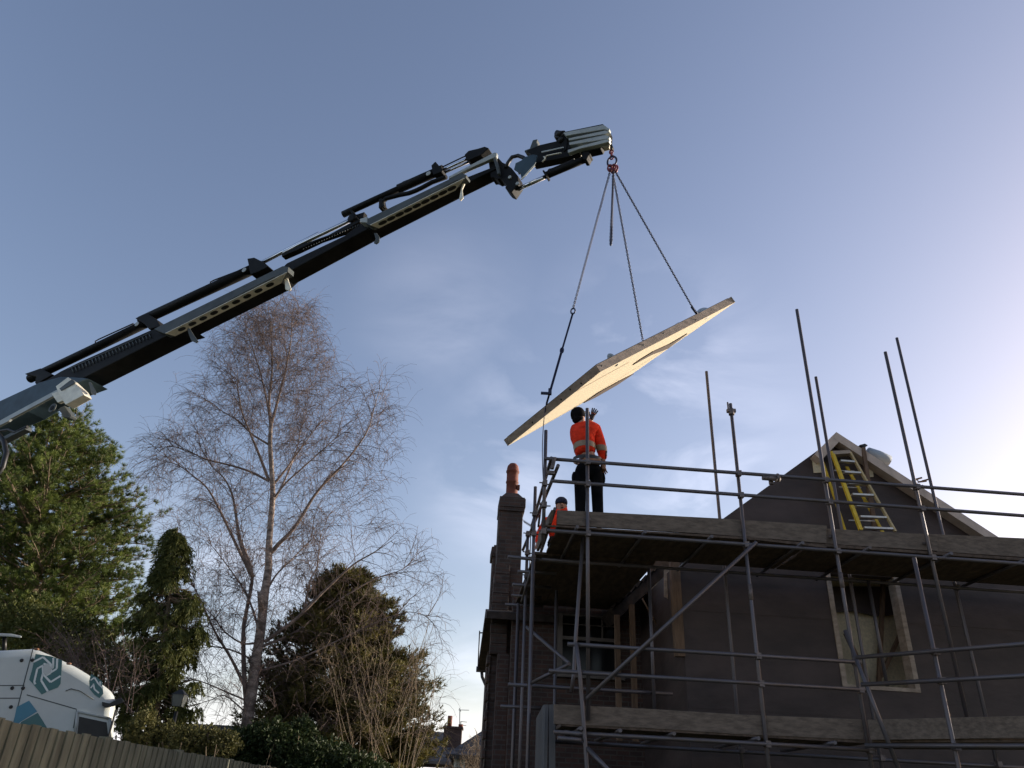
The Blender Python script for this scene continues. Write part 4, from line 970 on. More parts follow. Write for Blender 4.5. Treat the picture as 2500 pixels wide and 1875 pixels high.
# reflective bands hugging the jacket surface (taken from the jacket faces in the band's height)
def band_from(src, zlo, zhi, name, mt, parent, test=None, grow=.006):
    me = src.data; bm = bmesh.new(); bm.from_mesh(me); og = ORG[src.name]
    for z_ in (zlo, zhi):
        bmesh.ops.bisect_plane(bm, geom=bm.verts[:] + bm.edges[:] + bm.faces[:], plane_co=(0, 0, z_ - og[2]), plane_no=(0, 0, 1))
    dele = [f for f in bm.faces if not (zlo < f.calc_center_median().z + og[2] < zhi) or (test and not test(np.array(f.calc_center_median()) + og))]
    bmesh.ops.delete(bm, geom=dele, context='FACES')
    bm.normal_update()
    for v_ in bm.verts: v_.co += v_.normal * grow
    left = set(bm.faces); out_ = []
    while left:
        st2_ = [left.pop()]; isl = []
        while st2_:
            f = st2_.pop(); isl.append(f)
            for e in f.edges:
                for g_ in e.link_faces:
                    if g_ in left: left.discard(g_); st2_.append(g_)
        vs = {v_: i for i, v_ in enumerate({v_ for f in isl for v_ in f.verts})}
        nm = bpy.data.meshes.new(name); nm.from_pydata([tuple(v_.co) for v_ in vs], [], [[vs[v_] for v_ in f.verts] for f in isl]); nm.materials.append(M[mt])
        for p_ in nm.polygons: p_.use_smooth = True
        o = bpy.data.objects.new(name, nm); COL.objects.link(o); o.parent = parent; ORG[o.name] = og
    bm.free()
zb0, zb1 = q4(620, 1162)[2], q4(620, 1128)[2]
band_from(jk, zb0, zb1, 'reflective_band', 'reflective', jk)
m2 = MB(); m2.ball(q4(770, 1180, -.01), (.02, .05, .08), 8, 6); m2.build('sleeve_panel', 'black', jk)
# trousers
Tn, TE = {}, []
Tn['w'] = (q4(648, 1225), (.165, .125)); Tn['hip'] = (q4(652, 1275), (.17, .13)); Tn['hl'] = (q4(600, 1318), .105); Tn['hr'] = (q4(710, 1318), .105)
Tn['kl'] = (kL, .085); Tn['kr'] = (kR, .088); Tn['cl'] = (along(kL, fL, .5), .078); Tn['cr'] = (along(kR, fR, .5), .082); Tn['al'] = (fL + up * .04, .075); Tn['ar'] = (fR + up * .04, .078)
TE += [('w', 'hip'), ('hip', 'hl'), ('hip', 'hr'), ('hl', 'kl'), ('hr', 'kr'), ('kl', 'cl'), ('kr', 'cr'), ('cl', 'al'), ('cr', 'ar')]
tro = skin('trousers', 'trousers', Tn, TE, pm)
for s_, k_ in ((kL, -1), (kR, 1)):
    m2 = MB(); m2.ball(s_ + up * .18 + HU * .085 * k_, (.035, .06, .09), 10, 6); m2.build('thigh_pocket', 'trousers', tro)
for f_, t_ in ((fL, tl_), (fR, tr_)):
    m2 = MB(); d_ = t_ - f_; d_ /= np.linalg.norm(d_); sx = np.cross(d_, up)
    m2.ball(f_ + d_ * .06 - up * .01, (.15, .052, .06), 14, 8, (d_, sx, up)); m2.build('boot', 'black', pm)
# tool belt
m2 = MB(); rings = []
for k, zz in enumerate((1240, 1218)):
    c0 = q4(648, zz); rings.append([c0 + HU * .205 * math.cos(t_) + HV * .165 * math.sin(t_) for t_ in np.linspace(0, 2 * math.pi, 25)[:-1]])
m2.loft(rings, True, False); tb = m2.build('tool_belt', 'black', pm)
m2 = MB(); m2.box(q4(745, 1285, -.08), HU * .05, HV * .12, (0, 0, .16)); m2.build('tool_pouch', 'leather', tb, bevel=.015)
m2 = MB(); m2.box(q4(622, 1243, -.175), HU * .24, HV * .05, (0, 0, .085)); m2.build('pouch_flap', 'leather', tb, bevel=.02)
# gloves
for w_, d_, s_, nm in ((wrL, q4(690, 908, .24) - wrL, -HU, 'L'), (wrR, np.array([-.02, .02, -1.0]), HU * -.6 + HV * .8, 'R')):
    G, GE = {'wr': (w_ + d_ / np.linalg.norm(d_) * -.02, .038)}, []
    hand_nodes(G, GE, w_ + d_ / np.linalg.norm(d_) * .005, d_, s_, nm, .75 if nm == 'L' else .6, 'wr', 1.22)
    skin('glove', 'glove' if nm == 'L' else 'leather', G, GE, pm)

# second worker kneeling behind the toe board
V2 = 11.6
def qa(x, y, dv=0): return PV(*ZA(x, y), V2 + dv)
h2 = qa(697, 492); dz2 = ZLG + .094
p2 = thing('person', 'worker in navy beanie and orange hood peering over the toe board at scaffold corner', 'person', np.array([h2[0], h2[1], dz2]))
sh2 = h2 - up * .27 - HU * .03
B2 = {}; E2 = []
B2['hip'] = (h2 * np.array([1, 1, 0]) + up * (dz2 + .45) + HV * .1, (.15, .11)); B2['chest'] = (sh2 - up * .18, (.16, .11)); B2['top'] = (sh2, (.12, .08)); B2['neck'] = (h2 - up * .15, .055); B2['head'] = (h2, (.078, .088)); B2['crown'] = (h2 + up * .07, (.06, .07))
E2 += [('hip', 'chest'), ('chest', 'top'), ('top', 'neck'), ('neck', 'head'), ('head', 'crown')]
ls, rs_ = sh2 + HU * .19, sh2 - HU * .19
e2a, w2a = rs_ - HU * .12 - up * .22 - HV * .05, rs_ - HU * .16 - up * .44 - HV * .2
e2b, w2b = ls + HU * .05 - up * .26, ls - HU * .02 - up * .40 - HV * .2
B2['sl'] = (ls, .06); B2['sr'] = (rs_, .06); B2['ea'] = (e2a, .045); B2['wa'] = (w2a, .032); B2['eb'] = (e2b, .045); B2['wb'] = (w2b, .032)
E2 += [('top', 'sl'), ('top', 'sr'), ('sr', 'ea'), ('ea', 'wa'), ('sl', 'eb'), ('eb', 'wb')]
kz = dz2 + .09; hp2 = B2['hip'][0]
for s_, k_ in ((-1, 'l'), (1, 'r')):
    B2['h' + k_] = (hp2 + HU * .1 * s_ - up * .05, .08); B2['k' + k_] = (hp2 * np.array([1, 1, 0]) + HU * .12 * s_ - HV * .12 + up * kz, .06); B2['f' + k_] = (hp2 * np.array([1, 1, 0]) + HU * .12 * s_ + HV * .32 + up * kz, .04); B2['t' + k_] = (hp2 * np.array([1, 1, 0]) + HU * .12 * s_ + HV * .42 + up * (kz - .04), .035)
    E2 += [('hip', 'h' + k_), ('h' + k_, 'k' + k_), ('k' + k_, 'f' + k_), ('f' + k_, 't' + k_)]
hand_nodes(B2, E2, w2a, np.array([-.2, -.4, -.8]), HU, 'A', .6, 'wa'); hand_nodes(B2, E2, w2b, np.array([-.1, -.6, -.4]), -HU, 'B', .5, 'wb')
skin('body', 'skin', B2, E2, p2)
m2 = MB(); m2.ball(h2 - HV * .09 - up * .005, (.016, .02, .024), 8, 6)
for s_ in (-1, 1): m2.ball(h2 + HU * s_ * .08, (.014, .02, .03), 8, 6)
m2.build('nose_and_ears', 'skin', p2)
m2 = MB()
for s_ in (-1, 1): m2.ball(h2 - HV * .082 + HU * s_ * .032 + up * .022, (.013, .008, .008), 8, 6)
m2.ball(h2 - HV * .082 - up * .05, (.026, .01, .007), 8, 6); m2.build('eyes_and_mouth', 'black', p2)
m2 = MB(); m2.lathe(h2 + up * .035 + HV * .012, [(.092, 0), (.1, .012), (.1, .045), (.088, .08), (.055, .11), (.01, .12)], 18); m2.build('beanie', 'navy', p2)
Hd = {'c': (sh2 + up * .06, (.15, .12)), 'b': (h2 + HV * .045 - up * .06, (.125, .09)), 't': (h2 + HV * .055 + up * .02, (.118, .07))}
skin('hood', 'orange', Hd, [('c', 'b'), ('b', 't')], p2)
J2 = {'hem': (hp2 + up * .06, (.18, .14)), 'chs': (sh2 - up * .18, (.185, .135)), 'yok': (sh2, (.14, .1)), 'col': (h2 - up * .16, (.075, .075)), 'sl': (ls, .085), 'sr': (rs_, .085), 'ea': (e2a, .065), 'wa': (along(e2a, w2a, .95), .05), 'eb': (e2b, .065), 'wb': (along(e2b, w2b, .95), .05)}
skin('hi_vis_jacket', 'orange', J2, [('hem', 'chs'), ('chs', 'yok'), ('yok', 'col'), ('yok', 'sl'), ('yok', 'sr'), ('sr', 'ea'), ('ea', 'wa'), ('sl', 'eb'), ('eb', 'wb')], p2)
T2 = {'hip': (hp2 - up * .02, (.17, .13))}
TE2 = []
for k_ in 'lr':
    for n2_, r_ in (('h', .1), ('k', .08), ('f', .06)): T2[n2_ + k_] = (B2[n2_ + k_][0], r_)
    TE2 += [('hip', 'h' + k_), ('h' + k_, 'k' + k_), ('k' + k_, 'f' + k_)]
skin('trousers', 'trousers', T2, TE2, p2)
# ------------------------------------------------------------------ lorry cab
CY = 15.5
CA = R(23); cF = np.array([math.cos(CA), math.sin(CA), 0]); cN = np.array([-math.sin(CA), math.cos(CA), 0])
C0 = PY(*ZL(1000, 1000), CY)
def LP(x, y, dy=0): return plane_hit(*ZL(x, y), C0 + cN * dy, cN)
lor = thing('crane_lorry', 'white lorry cab with teal hexagon emblem behind the wooden fence', 'lorry', (LP(500, 900) + cN * 1.2) * np.array([1, 1, 0]))
prof = [(-900, 640), (-500, 600), (0, 588), (280, 574), (345, 588), (460, 636), (560, 682), (680, 740), (780, 800), (880, 868), (950, 920), (1000, 962), (1028, 1005), (1036, 1060), (1030, 1110), (1022, 1160), (1015, 1350), (1012, 1500)]
pts = [LP(*p) for p in prof]
bot = [np.array([pts[-1][0], pts[-1][1], 1.0]), np.array([pts[0][0], pts[0][1], 1.0])]
out = pts + bot
WB = 2.4
def inset(P, k):
    c0 = np.mean(P, axis=0); r_ = []
    for i, p in enumerate(P):
        a, c_ = P[i - 1], P[(i + 1) % len(P)]; t = c_ - a; n2 = np.cross(t, cN); n2 /= np.linalg.norm(n2)
        if n2 @ (c0 - p) < 0: n2 = -n2
        r_.append(p + n2 * k)
    return r_
m2 = MB()
rings = []
for off, ins in ((0, .16), (.03, .07), (.10, .015), (.2, 0), (WB - .2, 0), (WB - .1, .015), (WB - .03, .07), (WB, .16)):
    rings.append([p + cN * off for p in inset(out, ins)])
m2.loft(rings); cab = m2.build('cab', 'white', lor)
def decal(poly, nm, mt, parent, dy=-.006, th=.005):
    m2 = MB(); m2.prism([LP(*p, dy) for p in poly], cN * th); return m2.build(nm, mt, parent)
# hexagon emblem of twisted blades
lg = decal([(320, 632), (470, 655), (560, 690), (545, 900), (520, 935), (440, 965), (375, 998), (300, 905), (262, 865), (290, 770)], 'emblem', 'teal', cab)
m2 = MB()
for ln in ([(300, 705), (388, 660), (478, 745), (480, 668)], [(478, 745), (470, 765), (440, 735), (392, 720)], [(388, 735), (335, 765), (308, 885), (318, 905)], [(385, 740), (388, 815), (455, 886), (545, 830)], [(385, 812), (370, 870), (430, 968)], [(455, 800), (510, 765), (515, 675)], [(415, 825), (455, 805), (462, 770)]):
    pp = [LP(*p, -.009) for p in ln]
    for a, c_ in zip(pp[:-1], pp[1:]):
        d = c_ - a; d /= np.linalg.norm(d); n2 = np.cross(d, cN) * .016; m2.prism([a + n2, c_ + n2, c_ - n2, a - n2], cN * .002)
m2.build('emblem_lines', 'logo_line', lg)
m2 = MB(); m2.prism([LP(*p, -.010) for p in [(388, 738), (430, 715), (468, 765), (455, 800), (418, 826), (388, 800)]], cN * .002); m2.build('emblem_centre', 'white', lg)
l2 = decal([(818, 812), (880, 848), (918, 880), (930, 990), (895, 1030), (850, 1000), (808, 950), (802, 880)], 'emblem', 'teal', cab)
m2 = MB()
for ln in ([(815, 870), (850, 845), (885, 900), (925, 940)], [(840, 900), (850, 950), (890, 985)], [(815, 940), (845, 905)], [(900, 880), (905, 920)]):
    pp = [LP(*p, -.009) for p in ln]
    for a, c_ in zip(pp[:-1], pp[1:]):
        d = c_ - a; d /= np.linalg.norm(d); n2 = np.cross(d, cN) * .012; m2.prism([a + n2, c_ + n2, c_ - n2, a - n2], cN * .002)
m2.build('emblem_lines', 'logo_line', l2)
decal([(262, 1052), (335, 1150), (190, 1240), (112, 1300), (150, 1110)], 'blue_blade', 'blue', cab)
decal([(340, 1162), (420, 1290), (420, 1400), (100, 1400), (190, 1245)], 'teal_blade', 'teal', cab)
m2 = MB()
for (x, y) in ((195, 690), (292, 688), (110, 940), (208, 940), (98, 1110)): m2.lathe(LP(x, y, -.001), [(.032, 0), (.03, .012), (.012, .014)], 12, axis=-cN)
m2.build('bolt_caps', 'black', cab)
m2 = MB()
for a, c_ in (((-800, 1034), (180, 1030)), ((-300, 920), (220, 915)), ((300, 574), (180, 1030)), ((180, 1030), (110, 1300)), ((240, 1000), (690, 1130)), ((690, 1135), (660, 1300))):
    p, q = LP(*a, -.004), LP(*c_, -.004); d = q - p; d /= np.linalg.norm(d); n2 = np.cross(d, cN) * .008; m2.prism([p + n2, q + n2, q - n2, p - n2], cN * .004)
m2.build('panel_gaps', 'crane_side', cab)
dr = decal([(690, 1138), (1000, 1205), (1008, 1400), (660, 1400)], 'door', 'white', lor, -.03, .03)
decal([(712, 1195), (960, 1248), (978, 1400), (690, 1400)], 'door_window', 'black', dr, -.036, .005)
m2 = MB()
for a, c_ in (((695, 1150), (985, 1214)), ((985, 1214), (1000, 1400)), ((695, 1150), (672, 1400))): m2.tube([LP(*a, -.04), LP(*c_, -.04)], .022, 6)
m2.build('door_frame', 'bar_grey', dr)
m2 = MB()
for x, y in ((330, 582), (620, 712)): m2.ball(LP(x, y + 8, -.02), (.05, .03, .022), 10, 6)
m2.build('marker_lights', 'leather', cab)
m2 = MB(); m2.tube([LP(590, 965, -.012), LP(640, 945, -.012), LP(720, 965, -.012), LP(840, 1040, -.012)], .008, 6); m2.build('panel_crease', 'crane_side', cab)
m2 = MB(); m2.tube([LP(1000, 1210, -.05), LP(992, 1340, -.05)], .014, 8); m2.build('grab_handle', 'bar_grey', dr)
m2 = MB(); m2.loft([[LP(*p, dy) for p in [(918, 1062), (985, 1078), (1060, 1035), (1095, 1030), (1122, 1062), (1090, 1078), (1010, 1108), (960, 1118), (920, 1100)]] for dy in (-.12, -.1, 2.4)], False); m2.build('sun_visor', 'black', lor, bevel=.01)
m2 = MB(); m2.box(LP(1035, 1130, -.25), cF * .03, cN * .25, (0, 0, -.5)); m2.build('mirror', 'black', lor, bevel=.02)
ba = thing('roof_beacon', 'low pale light bar over the lorry cab roof', 'light bar', LP(90, 500, .9))
m2 = MB(); m2.loft([[LP(*p, dy) for p in [(-500, 430), (-100, 442), (100, 450), (195, 470), (195, 488), (90, 476), (-100, 468), (-500, 470)]] for dy in (.8, 1.6)], False); m2.build('lens', 'bar_grey', ba, bevel=.02)
m2 = MB()
for x in (-150, 40): m2.tube([LP(x, 470, 1.2), LP(x, 600, 1.2)], .04, 8)
m2.build('bracket', 'black', ba)
m2 = MB()
for (x, dy) in ((500, .15), (500, 2.1), (-900, .15), (-900, 2.1)):
    c0 = LP(x, 1500, dy); m2.lathe((c0[0], c0[1], .5), [(.3, 0), (.5, .03), (.5, .27), (.3, .3)], 24, axis=cN)
m2.build('wheels', 'black', lor)
m2 = MB(); m2.box(C0 * np.array([1, 1, 0]) - cF * 9 + cN * .3 + up * .8, cF * 8.9, cN * 1.8, (0, 0, .3)); m2.build('chassis', 'black', lor)

# ------------------------------------------------------------------ timber fence
FZ = 2.06
fa, fb = PZ(0, 1757, FZ), PZ(600, 1862, FZ)
fd = (fb - fa); fd[2] = 0; fd /= np.linalg.norm(fd); fn = np.array([fd[1], -fd[0], 0]); fn = fn if fn[0] > 0 else -fn
fen = thing('board_fence', 'weathered close boarded timber fence in front of the lorry', 'fence', fa * np.array([1, 1, 0]))
pitch = .145; nper = 13
for bay in range(-3, 9):
    m2 = MB()
    for k in range(nper):
        s0 = (bay * nper + k) * pitch; p = fa + fd * s0; z1 = FZ + random.uniform(-.008, .008); tw = random.uniform(-.006, .006)
        base_ = np.array([p[0], p[1], .05]); wd = pitch + .02
        q = [base_ + fn * .024, base_ + fd * wd + fn * (.006 + tw), base_ + fd * wd, base_]
        m2.prism([q[0], q[1], q[2], q[3]], (0, 0, z1 - .05))
    m2.build('fence_panel', 'fence', fen)
for bay in range(-3, 10):
    p = fa + fd * (bay * nper * pitch) - fn * .12; m2 = MB(); m2.box(np.array([p[0], p[1], 0]), fd * .1, fn * .1, (0, 0, FZ + .02)); m2.build('post', 'fence', fen)
m2 = MB()
for zz in (.4, 1.1, 1.8): m2.box(fa * np.array([1, 1, 0]) + fd * -6 - fn * .06 + up * zz, fd * 23, fn * .05, (0, 0, .07))
m2.build('rails', 'fence', fen)

# ------------------------------------------------------------------ far houses
def far_house(nm, label, Y, wall, roofpts, loc):
    pass
h1 = thing('house', 'far house with frosty slate hipped roof and red chimney stack', 'house', PY(*ZH(1650, 1640), 50) * np.array([1, 1, 0]))
def HP(x, y, Y): return PY(*ZH(x, y), Y)
m2 = MB(); a = HP(1200, 1640, 50); c_ = HP(1800, 1640, 50); m2.box(np.array([a[0] - 1, 50, 0]), (c_[0] - a[0] + .5, 0, 0), (0, 9, 0), (0, 0, a[2])); m2.build('wall', 'brick', h1)
m2 = MB()
E0, E1 = HP(1150, 1628, 49.6), HP(1850, 1618, 49.6); zr = HP(1560, 1388, 53)[2]; rx0, rx1 = HP(1300, 1388, 53.8)[0], HP(1738, 1388, 53.8)[0]
ze = E1[2]; b0 = np.array([E0[0], 49.6, ze]); b1_ = np.array([E1[0] + .3, 49.6, ze]); c1 = np.array([E1[0] + .3, 58.4, ze]); c0_ = np.array([E0[0], 58.4, ze]); r0_ = np.array([rx0, 54, zr]); r1_ = np.array([rx1, 54, zr])
m2.add([b0, b1_, c1, c0_, r0_, r1_], [(0, 1, 5, 4), (1, 2, 5), (2, 3, 4, 5), (3, 0, 4), (0, 3, 2, 1)]); rf1 = m2.build('roof', 'slate', h1)
m2 = MB(); m2.box(b0 + np.array([0, -.12, -.16]), b1_ - b0, (0, .1, 0), (0, 0, .16)); m2.build('gutter', 'offwhite', h1)
cp = HP(1805, 1420, 52); m2 = MB(); zt1 = HP(1805, 1385, 52)[2]; zt2 = HP(1805, 1352, 52)[2]
m2.box((cp[0] - .55, 51.6, ze), (1.1, 0, 0), (0, 1.0, 0), (0, 0, zt1 - ze)); m2.box((cp[0] - .62, 51.5, zt1), (1.24, 0, 0), (0, 1.2, 0), (0, 0, .12)); m2.build('chimney', 'brick', rf1)
m2 = MB()
for dx, hh in ((-.25, .75), (.45, .3)): m2.tube([(cp[0] + dx, 52.1, zt1 + .1), (cp[0] + dx, 52.1, zt1 + hh)], .15, 10)
m2.build('chimney_pots', 'terracotta', rf1)
for nm_, x0, yt, yb, arm, lab in (('tall', 1855, 1240, 1480, [(1845, 1250, 1920, 1252), (1850, 1236, 1862, 1262)], 'tallest thin aerial pole rising beside the far red chimney'), ('short', 1862, 1330, 1480, [(1862, 1332, 1905, 1336), (1862, 1355, 1900, 1362)], 'shorter two armed aerial below the tall pole by the far red chimney')):
    t_ = thing('television_aerial', lab, 'aerial', HP(x0, yb, 52.6))
    m2 = MB(); m2.tube([HP(x0, yt, 52.6), HP(x0 - (4 if nm_ == 'tall' else 2), yb, 52.6)], .028, 6); m2.build('mast', 'crane_side', t_)
    m2 = MB()
    for q in arm: m2.tube([HP(q[0], q[1], 52.6), HP(q[2], q[3], 52.6)], .018, 5)
    m2.build('arms', 'crane_side', t_)
h2_ = thing('house', 'brick house with pale tiled roof and white shuttered window at edge of scaffolded house', 'house', HP(1900, 1640, 40) * np.array([1, 1, 0]))
m2 = MB(); a = HP(1775, 1565, 40); ze2 = a[2]; m2.box((a[0] + .15, 40, 0), (9, 0, 0), (0, 8, 0), (0, 0, ze2)); m2.build('wall', 'brick', h2_)
m2 = MB(); pk2 = HP(2100, 1292, 44); m2.add([(a[0] - .1, 39.6, ze2), (a[0] + 10, 39.6, ze2), (a[0] + 10, 48.4, ze2), (a[0] - .1, 48.4, ze2), (a[0] + 4.3, 44, ze2 + 3.3), (a[0] + 6, 44, ze2 + 3.3)], [(0, 1, 5, 4), (1, 2, 5), (2, 3, 4, 5), (3, 0, 4), (0, 3, 2, 1)]); m2.build('roof', 'slate', h2_)
m2 = MB(); m2.box((a[0] - .1, 39.5, ze2 - .18), (10, 0, 0), (0, .1, 0), (0, 0, .18)); m2.build('gutter', 'gutter', h2_)
p, q = HP(1815, 1580, 39.95), HP(1885, 1700, 39.95); m2 = MB(); m2.box((p[0], 39.94, q[2]), (q[0] - p[0], 0, 0), (0, .05, 0), (0, 0, p[2] - q[2])); wn2 = m2.build('window', 'white', h2_)
m2 = MB()
for k in range(10): m2.box((p[0] + .12, 39.925, q[2] + (p[2] - q[2]) * (k + .3) / 10), (q[0] - p[0] - .24, 0, 0), (0, .012, 0), (0, 0, (p[2] - q[2]) * .04))
m2.build('blind_slats', 'crane_side', wn2)
# low roof beyond the cypress
h3 = thing('house', 'low roofed far house glimpsed between the cypress and the birch trunk', 'house', PY(*ZL(1900, 1400), 46) * np.array([1, 1, 0]))
p, q = PY(*ZL(1660, 1252), 46), PY(*ZL(2500, 1245), 46); m2 = MB(); m2.box((p[0], 46, 0), (q[0] - p[0], 0, 0), (0, 6, 0), (0, 0, p[2] - .3)); m2.build('wall', 'brick', h3)
m2 = MB(); m2.box((p[0] - .3, 45.6, p[2] - .3), (q[0] - p[0] + .6, 0, 0), (0, 7, 0), (0, 0, .25)); m2.build('flat_roof', 'slate', h3)
# lantern
lt = thing('street_lamp', 'old street lamp with square lantern standing by the drooping cypress', 'lamp', PY(*ZL(1620, 1150), 19) * np.array([1, 1, 0]))
t0, t1 = PY(*ZL(1625, 995), 19), PY(*ZL(1620, 1108), 19); cx = t0[0]
m2 = MB(); m2.tube([(cx, 19, 0), (cx, 19, .8), (cx, 19, t1[2] - .1)], [.06, .05, .04], 10); m2.build('post', 'black', lt)
m2 = MB(); m2.loft([[np.array([cx + sx * h, 19 + sy * h, z_]) for sx, sy in ((-1, -1), (1, -1), (1, 1), (-1, 1))] for h, z_ in ((.10, t1[2]), (.135, t0[2] - .02))], False); ln_ = m2.build('lantern', 'crane_side', lt)
m2 = MB(); m2.loft([[np.array([cx + sx * h, 19 + sy * h, z_]) for sx, sy in ((-1, -1), (1, -1), (1, 1), (-1, 1))] for h, z_ in ((.15, t0[2] - .018), (.03, t0[2] + .10))], False); m2.build('lantern_cap', 'black', ln_)
for sx, sy in ((-1, -1), (1, -1), (1, 1), (-1, 1)):
    m2 = MB(); m2.tube([(cx + sx * .102, 19 + sy * .102, t1[2]), (cx + sx * .137, 19 + sy * .137, t0[2] - .02)], .01, 4); m2.build('lantern_bar', 'black', ln_)
# ------------------------------------------------------------------ trees
class Twigs:
    """many thin tapered tubes gathered into one array mesh"""
    def __init__(self, n=4): self.V, self.Fc, self.n, self.k = [], [], n, 0
    def add(self, path, r0, r1):
        P = np.asarray(path, float); m = len(P); n = self.n
        t = np.gradient(P, axis=0); t /= (np.linalg.norm(t, axis=1)[:, None] + 1e-9)
        ref = np.array([.31, .87, .38]); x = np.cross(t, ref); x /= (np.linalg.norm(x, axis=1)[:, None] + 1e-9); y = np.cross(t, x)
        r_ = np.linspace(r0, r1, m)[:, None, None]; a = np.arange(n) * 2 * math.pi / n
        ring = P[:, None, :] + r_ * (x[:, None, :] * np.cos(a)[None, :, None] + y[:, None, :] * np.sin(a)[None, :, None])
        self.V.append(ring.reshape(-1, 3))
        i = np.arange(m - 1)[:, None] * n; j = np.arange(n)[None, :]; j2 = (j + 1) % n
        self.Fc.append((np.stack([i + j, i + j2, i + n + j2, i + n + j], -1).reshape(-1, 4)) + self.k); self.k += m * n
    def build(self, nm, mt, parent): return fast_mesh(nm, np.concatenate(self.V), np.concatenate(self.Fc), mt, parent, smooth=True)
def rnd(): v = rng.normal(size=3); return v / np.linalg.norm(v)
def smooth_path(P, sub=4):
    P = np.asarray(P, float); out = []
    Q = np.vstack([2 * P[0] - P[1], P, 2 * P[-1] - P[-2]])
    for i in range(1, len(Q) - 2):
        for s_ in range(sub):
            t = s_ / sub; out.append(.5 * ((2 * Q[i]) + (-Q[i - 1] + Q[i + 1]) * t + (2 * Q[i - 1] - 5 * Q[i] + 4 * Q[i + 1] - Q[i + 2]) * t * t + (-Q[i - 1] + 3 * Q[i] - 3 * Q[i + 1] + Q[i + 2]) * t ** 3))
    out.append(P[-1]); return np.array(out)
def wander(p, d, ln, n, droop, jit):
    P = [np.array(p, float)]; d = np.array(d, float); st_ = ln / n
    for i in range(n):
        d = d + np.array([0, 0, -droop]) * (i + 1) / n + rng.normal(size=3) * jit; d /= np.linalg.norm(d); P.append(P[-1] + d * st_)
    return np.array(P)

# ---- birch
BY = 23.0
bi = thing('birch_tree', 'tall leafless birch tree with pale trunk and drooping twigs', 'tree', PY(600, 1880, BY) * np.array([1, 1, 0]))
def limb(pts, Z, dy0, dy1):
    n = len(pts); return smooth_path([PY(*Z(*p), BY + dy0 + (dy1 - dy0) * (i / (n - 1))) for i, p in enumerate(pts)])
trk = [PY(*ZH(350, 1700), BY)] + [PY(*ZH(x, y), BY) for x, y in ((362, 1300), (385, 1150), (410, 960), (450, 700), (480, 430), (505, 260))] + [PY(*ZT(x, y), BY) for x, y in ((700, 1480), (712, 1330), (722, 1180), (714, 1020), (706, 880), (712, 770))]
trk[0] = np.array([trk[0][0], trk[0][1], 0.0])
tp_ = smooth_path(trk, 5)
m2 = MB(); rad = np.interp(np.linspace(0, 1, len(tp_)), [0, .3, .6, 1], [.165, .14, .095, .06]); m2.tube(tp_, list(rad), 14); m2.build('trunk', 'birch_bark', bi)
limbs = [
 (limb([(710, 775), (700, 640), (718, 450), (715, 250), (692, 60)], ZT, 0, -.3), .075, .012),
 (limb([(712, 775), (760, 600), (800, 440), (830, 270), (836, 120)], ZT, 0, .6), .07, .012),
 (limb([(705, 740), (672, 560), (622, 380), (580, 260), (520, 130)], ZT, 0, .8), .05, .01),
 (limb([(700, 1110), (640, 950), (590, 830), (540, 700), (515, 560), (510, 440)], ZT, 0, -1.0), .07, .012),
 (limb([(700, 1110), (580, 1050), (450, 1010), (330, 980), (200, 925), (100, 900), (20, 960)], ZT, 0, -1.4), .055, .008),
 (limb([(695, 890), (600, 830), (500, 740), (400, 680), (320, 620)], ZT, 0, .9), .05, .008),
 (limb([(712, 1535), (760, 1480), (830, 1410), (900, 1310), (960, 1210), (1040, 1110), (1130, 1020), (1220, 910), (1290, 800), (1330, 660), (1362, 550)], ZT, 0, -1.2), .10, .01),
 (limb([(722, 1135), (800, 1040), (850, 970), (900, 900), (960, 820), (1025, 740)], ZT, 0, 1.0), .06, .01),
 (limb([(730, 1210), (800, 1120), (900, 1030), (1000, 940), (1090, 860), (1190, 790)], ZT, 0, -.8), .05, .008),
 (limb([(722, 1240), (780, 1130), (830, 1020), (870, 900), (890, 800), (930, 690)], ZT, 0, 1.4), .05, .008),
 (limb([(740, 1500), (700, 1560), (600, 1650)][::-1] + [(0, 0)] if False else [(605, 1680), (590, 1640), (530, 1480), (505, 1330), (480, 1190), (430, 1090), (350, 1010), (280, 880)], ZT, 0, -.9), .09, .01),
 (limb([(600, 1680), (560, 1600), (500, 1480), (400, 1270), (330, 1150), (250, 1080), (150, 1010), (60, 990)], ZT, .1, .8), .08, .008),
 (limb([(350, 1180), (335, 1000), (330, 700), (352, 550), (392, 300), (330, 110), (300, 30)], ZH, 0, .6), .10, .05),
 (limb([(360, 1130), (250, 900), (130, 700), (20, 460), (-60, 300)], ZH, 0, -1.0), .07, .012),
 (limb([(480, 770), (700, 610), (900, 410), (1100, 230), (1250, 140), (1400, 40)], ZH, 0, -1.3), .08, .008),
 (limb([(600, 680), (740, 570), (800, 340), (850, 240), (870, 50), (930, -120)], ZH, -.3, .9), .055, .008),
 (limb([(470, 800), (700, 700), (1000, 480), (1250, 330), (1450, 260), (1560, 150)], ZH, 0, .8), .06, .006),
 (limb([(430, 980), (700, 900), (1000, 760), (1300, 620), (1500, 560), (1640, 600)], ZH, 0, -1.6), .05, .006),
 (limb([(420, 780), (320, 780), (200, 700), (90, 560), (0, 500)], ZH, 0, -.8), .045, .008),
 (limb([(400, 900), (250, 830), (100, 800), (-40, 770), (-150, 690)], ZH, 0, .8), .04, .006),
 (limb([(340, 1180), (200, 1120), (60, 1060), (-60, 1030), (-150, 1040)], ZH, 0, -.8), .035, .006),
 (limb([(350, 1270), (200, 1150), (100, 1180), (-50, 1230)], ZH, 0, .3), .03, .006),
 (limb([(440, 700), (395, 540), (330, 400), (250, 280), (160, 160), (60, 40)], ZH, 0, 1.4), .05, .008),
 (limb([(480, 440), (560, 300), (680, 180), (800, 60), (900, -30)], ZH, 0, 1.5), .05, .008),
]
tw_limb, tw2, tw3 = Twigs(7), Twigs(4), Twigs(3)
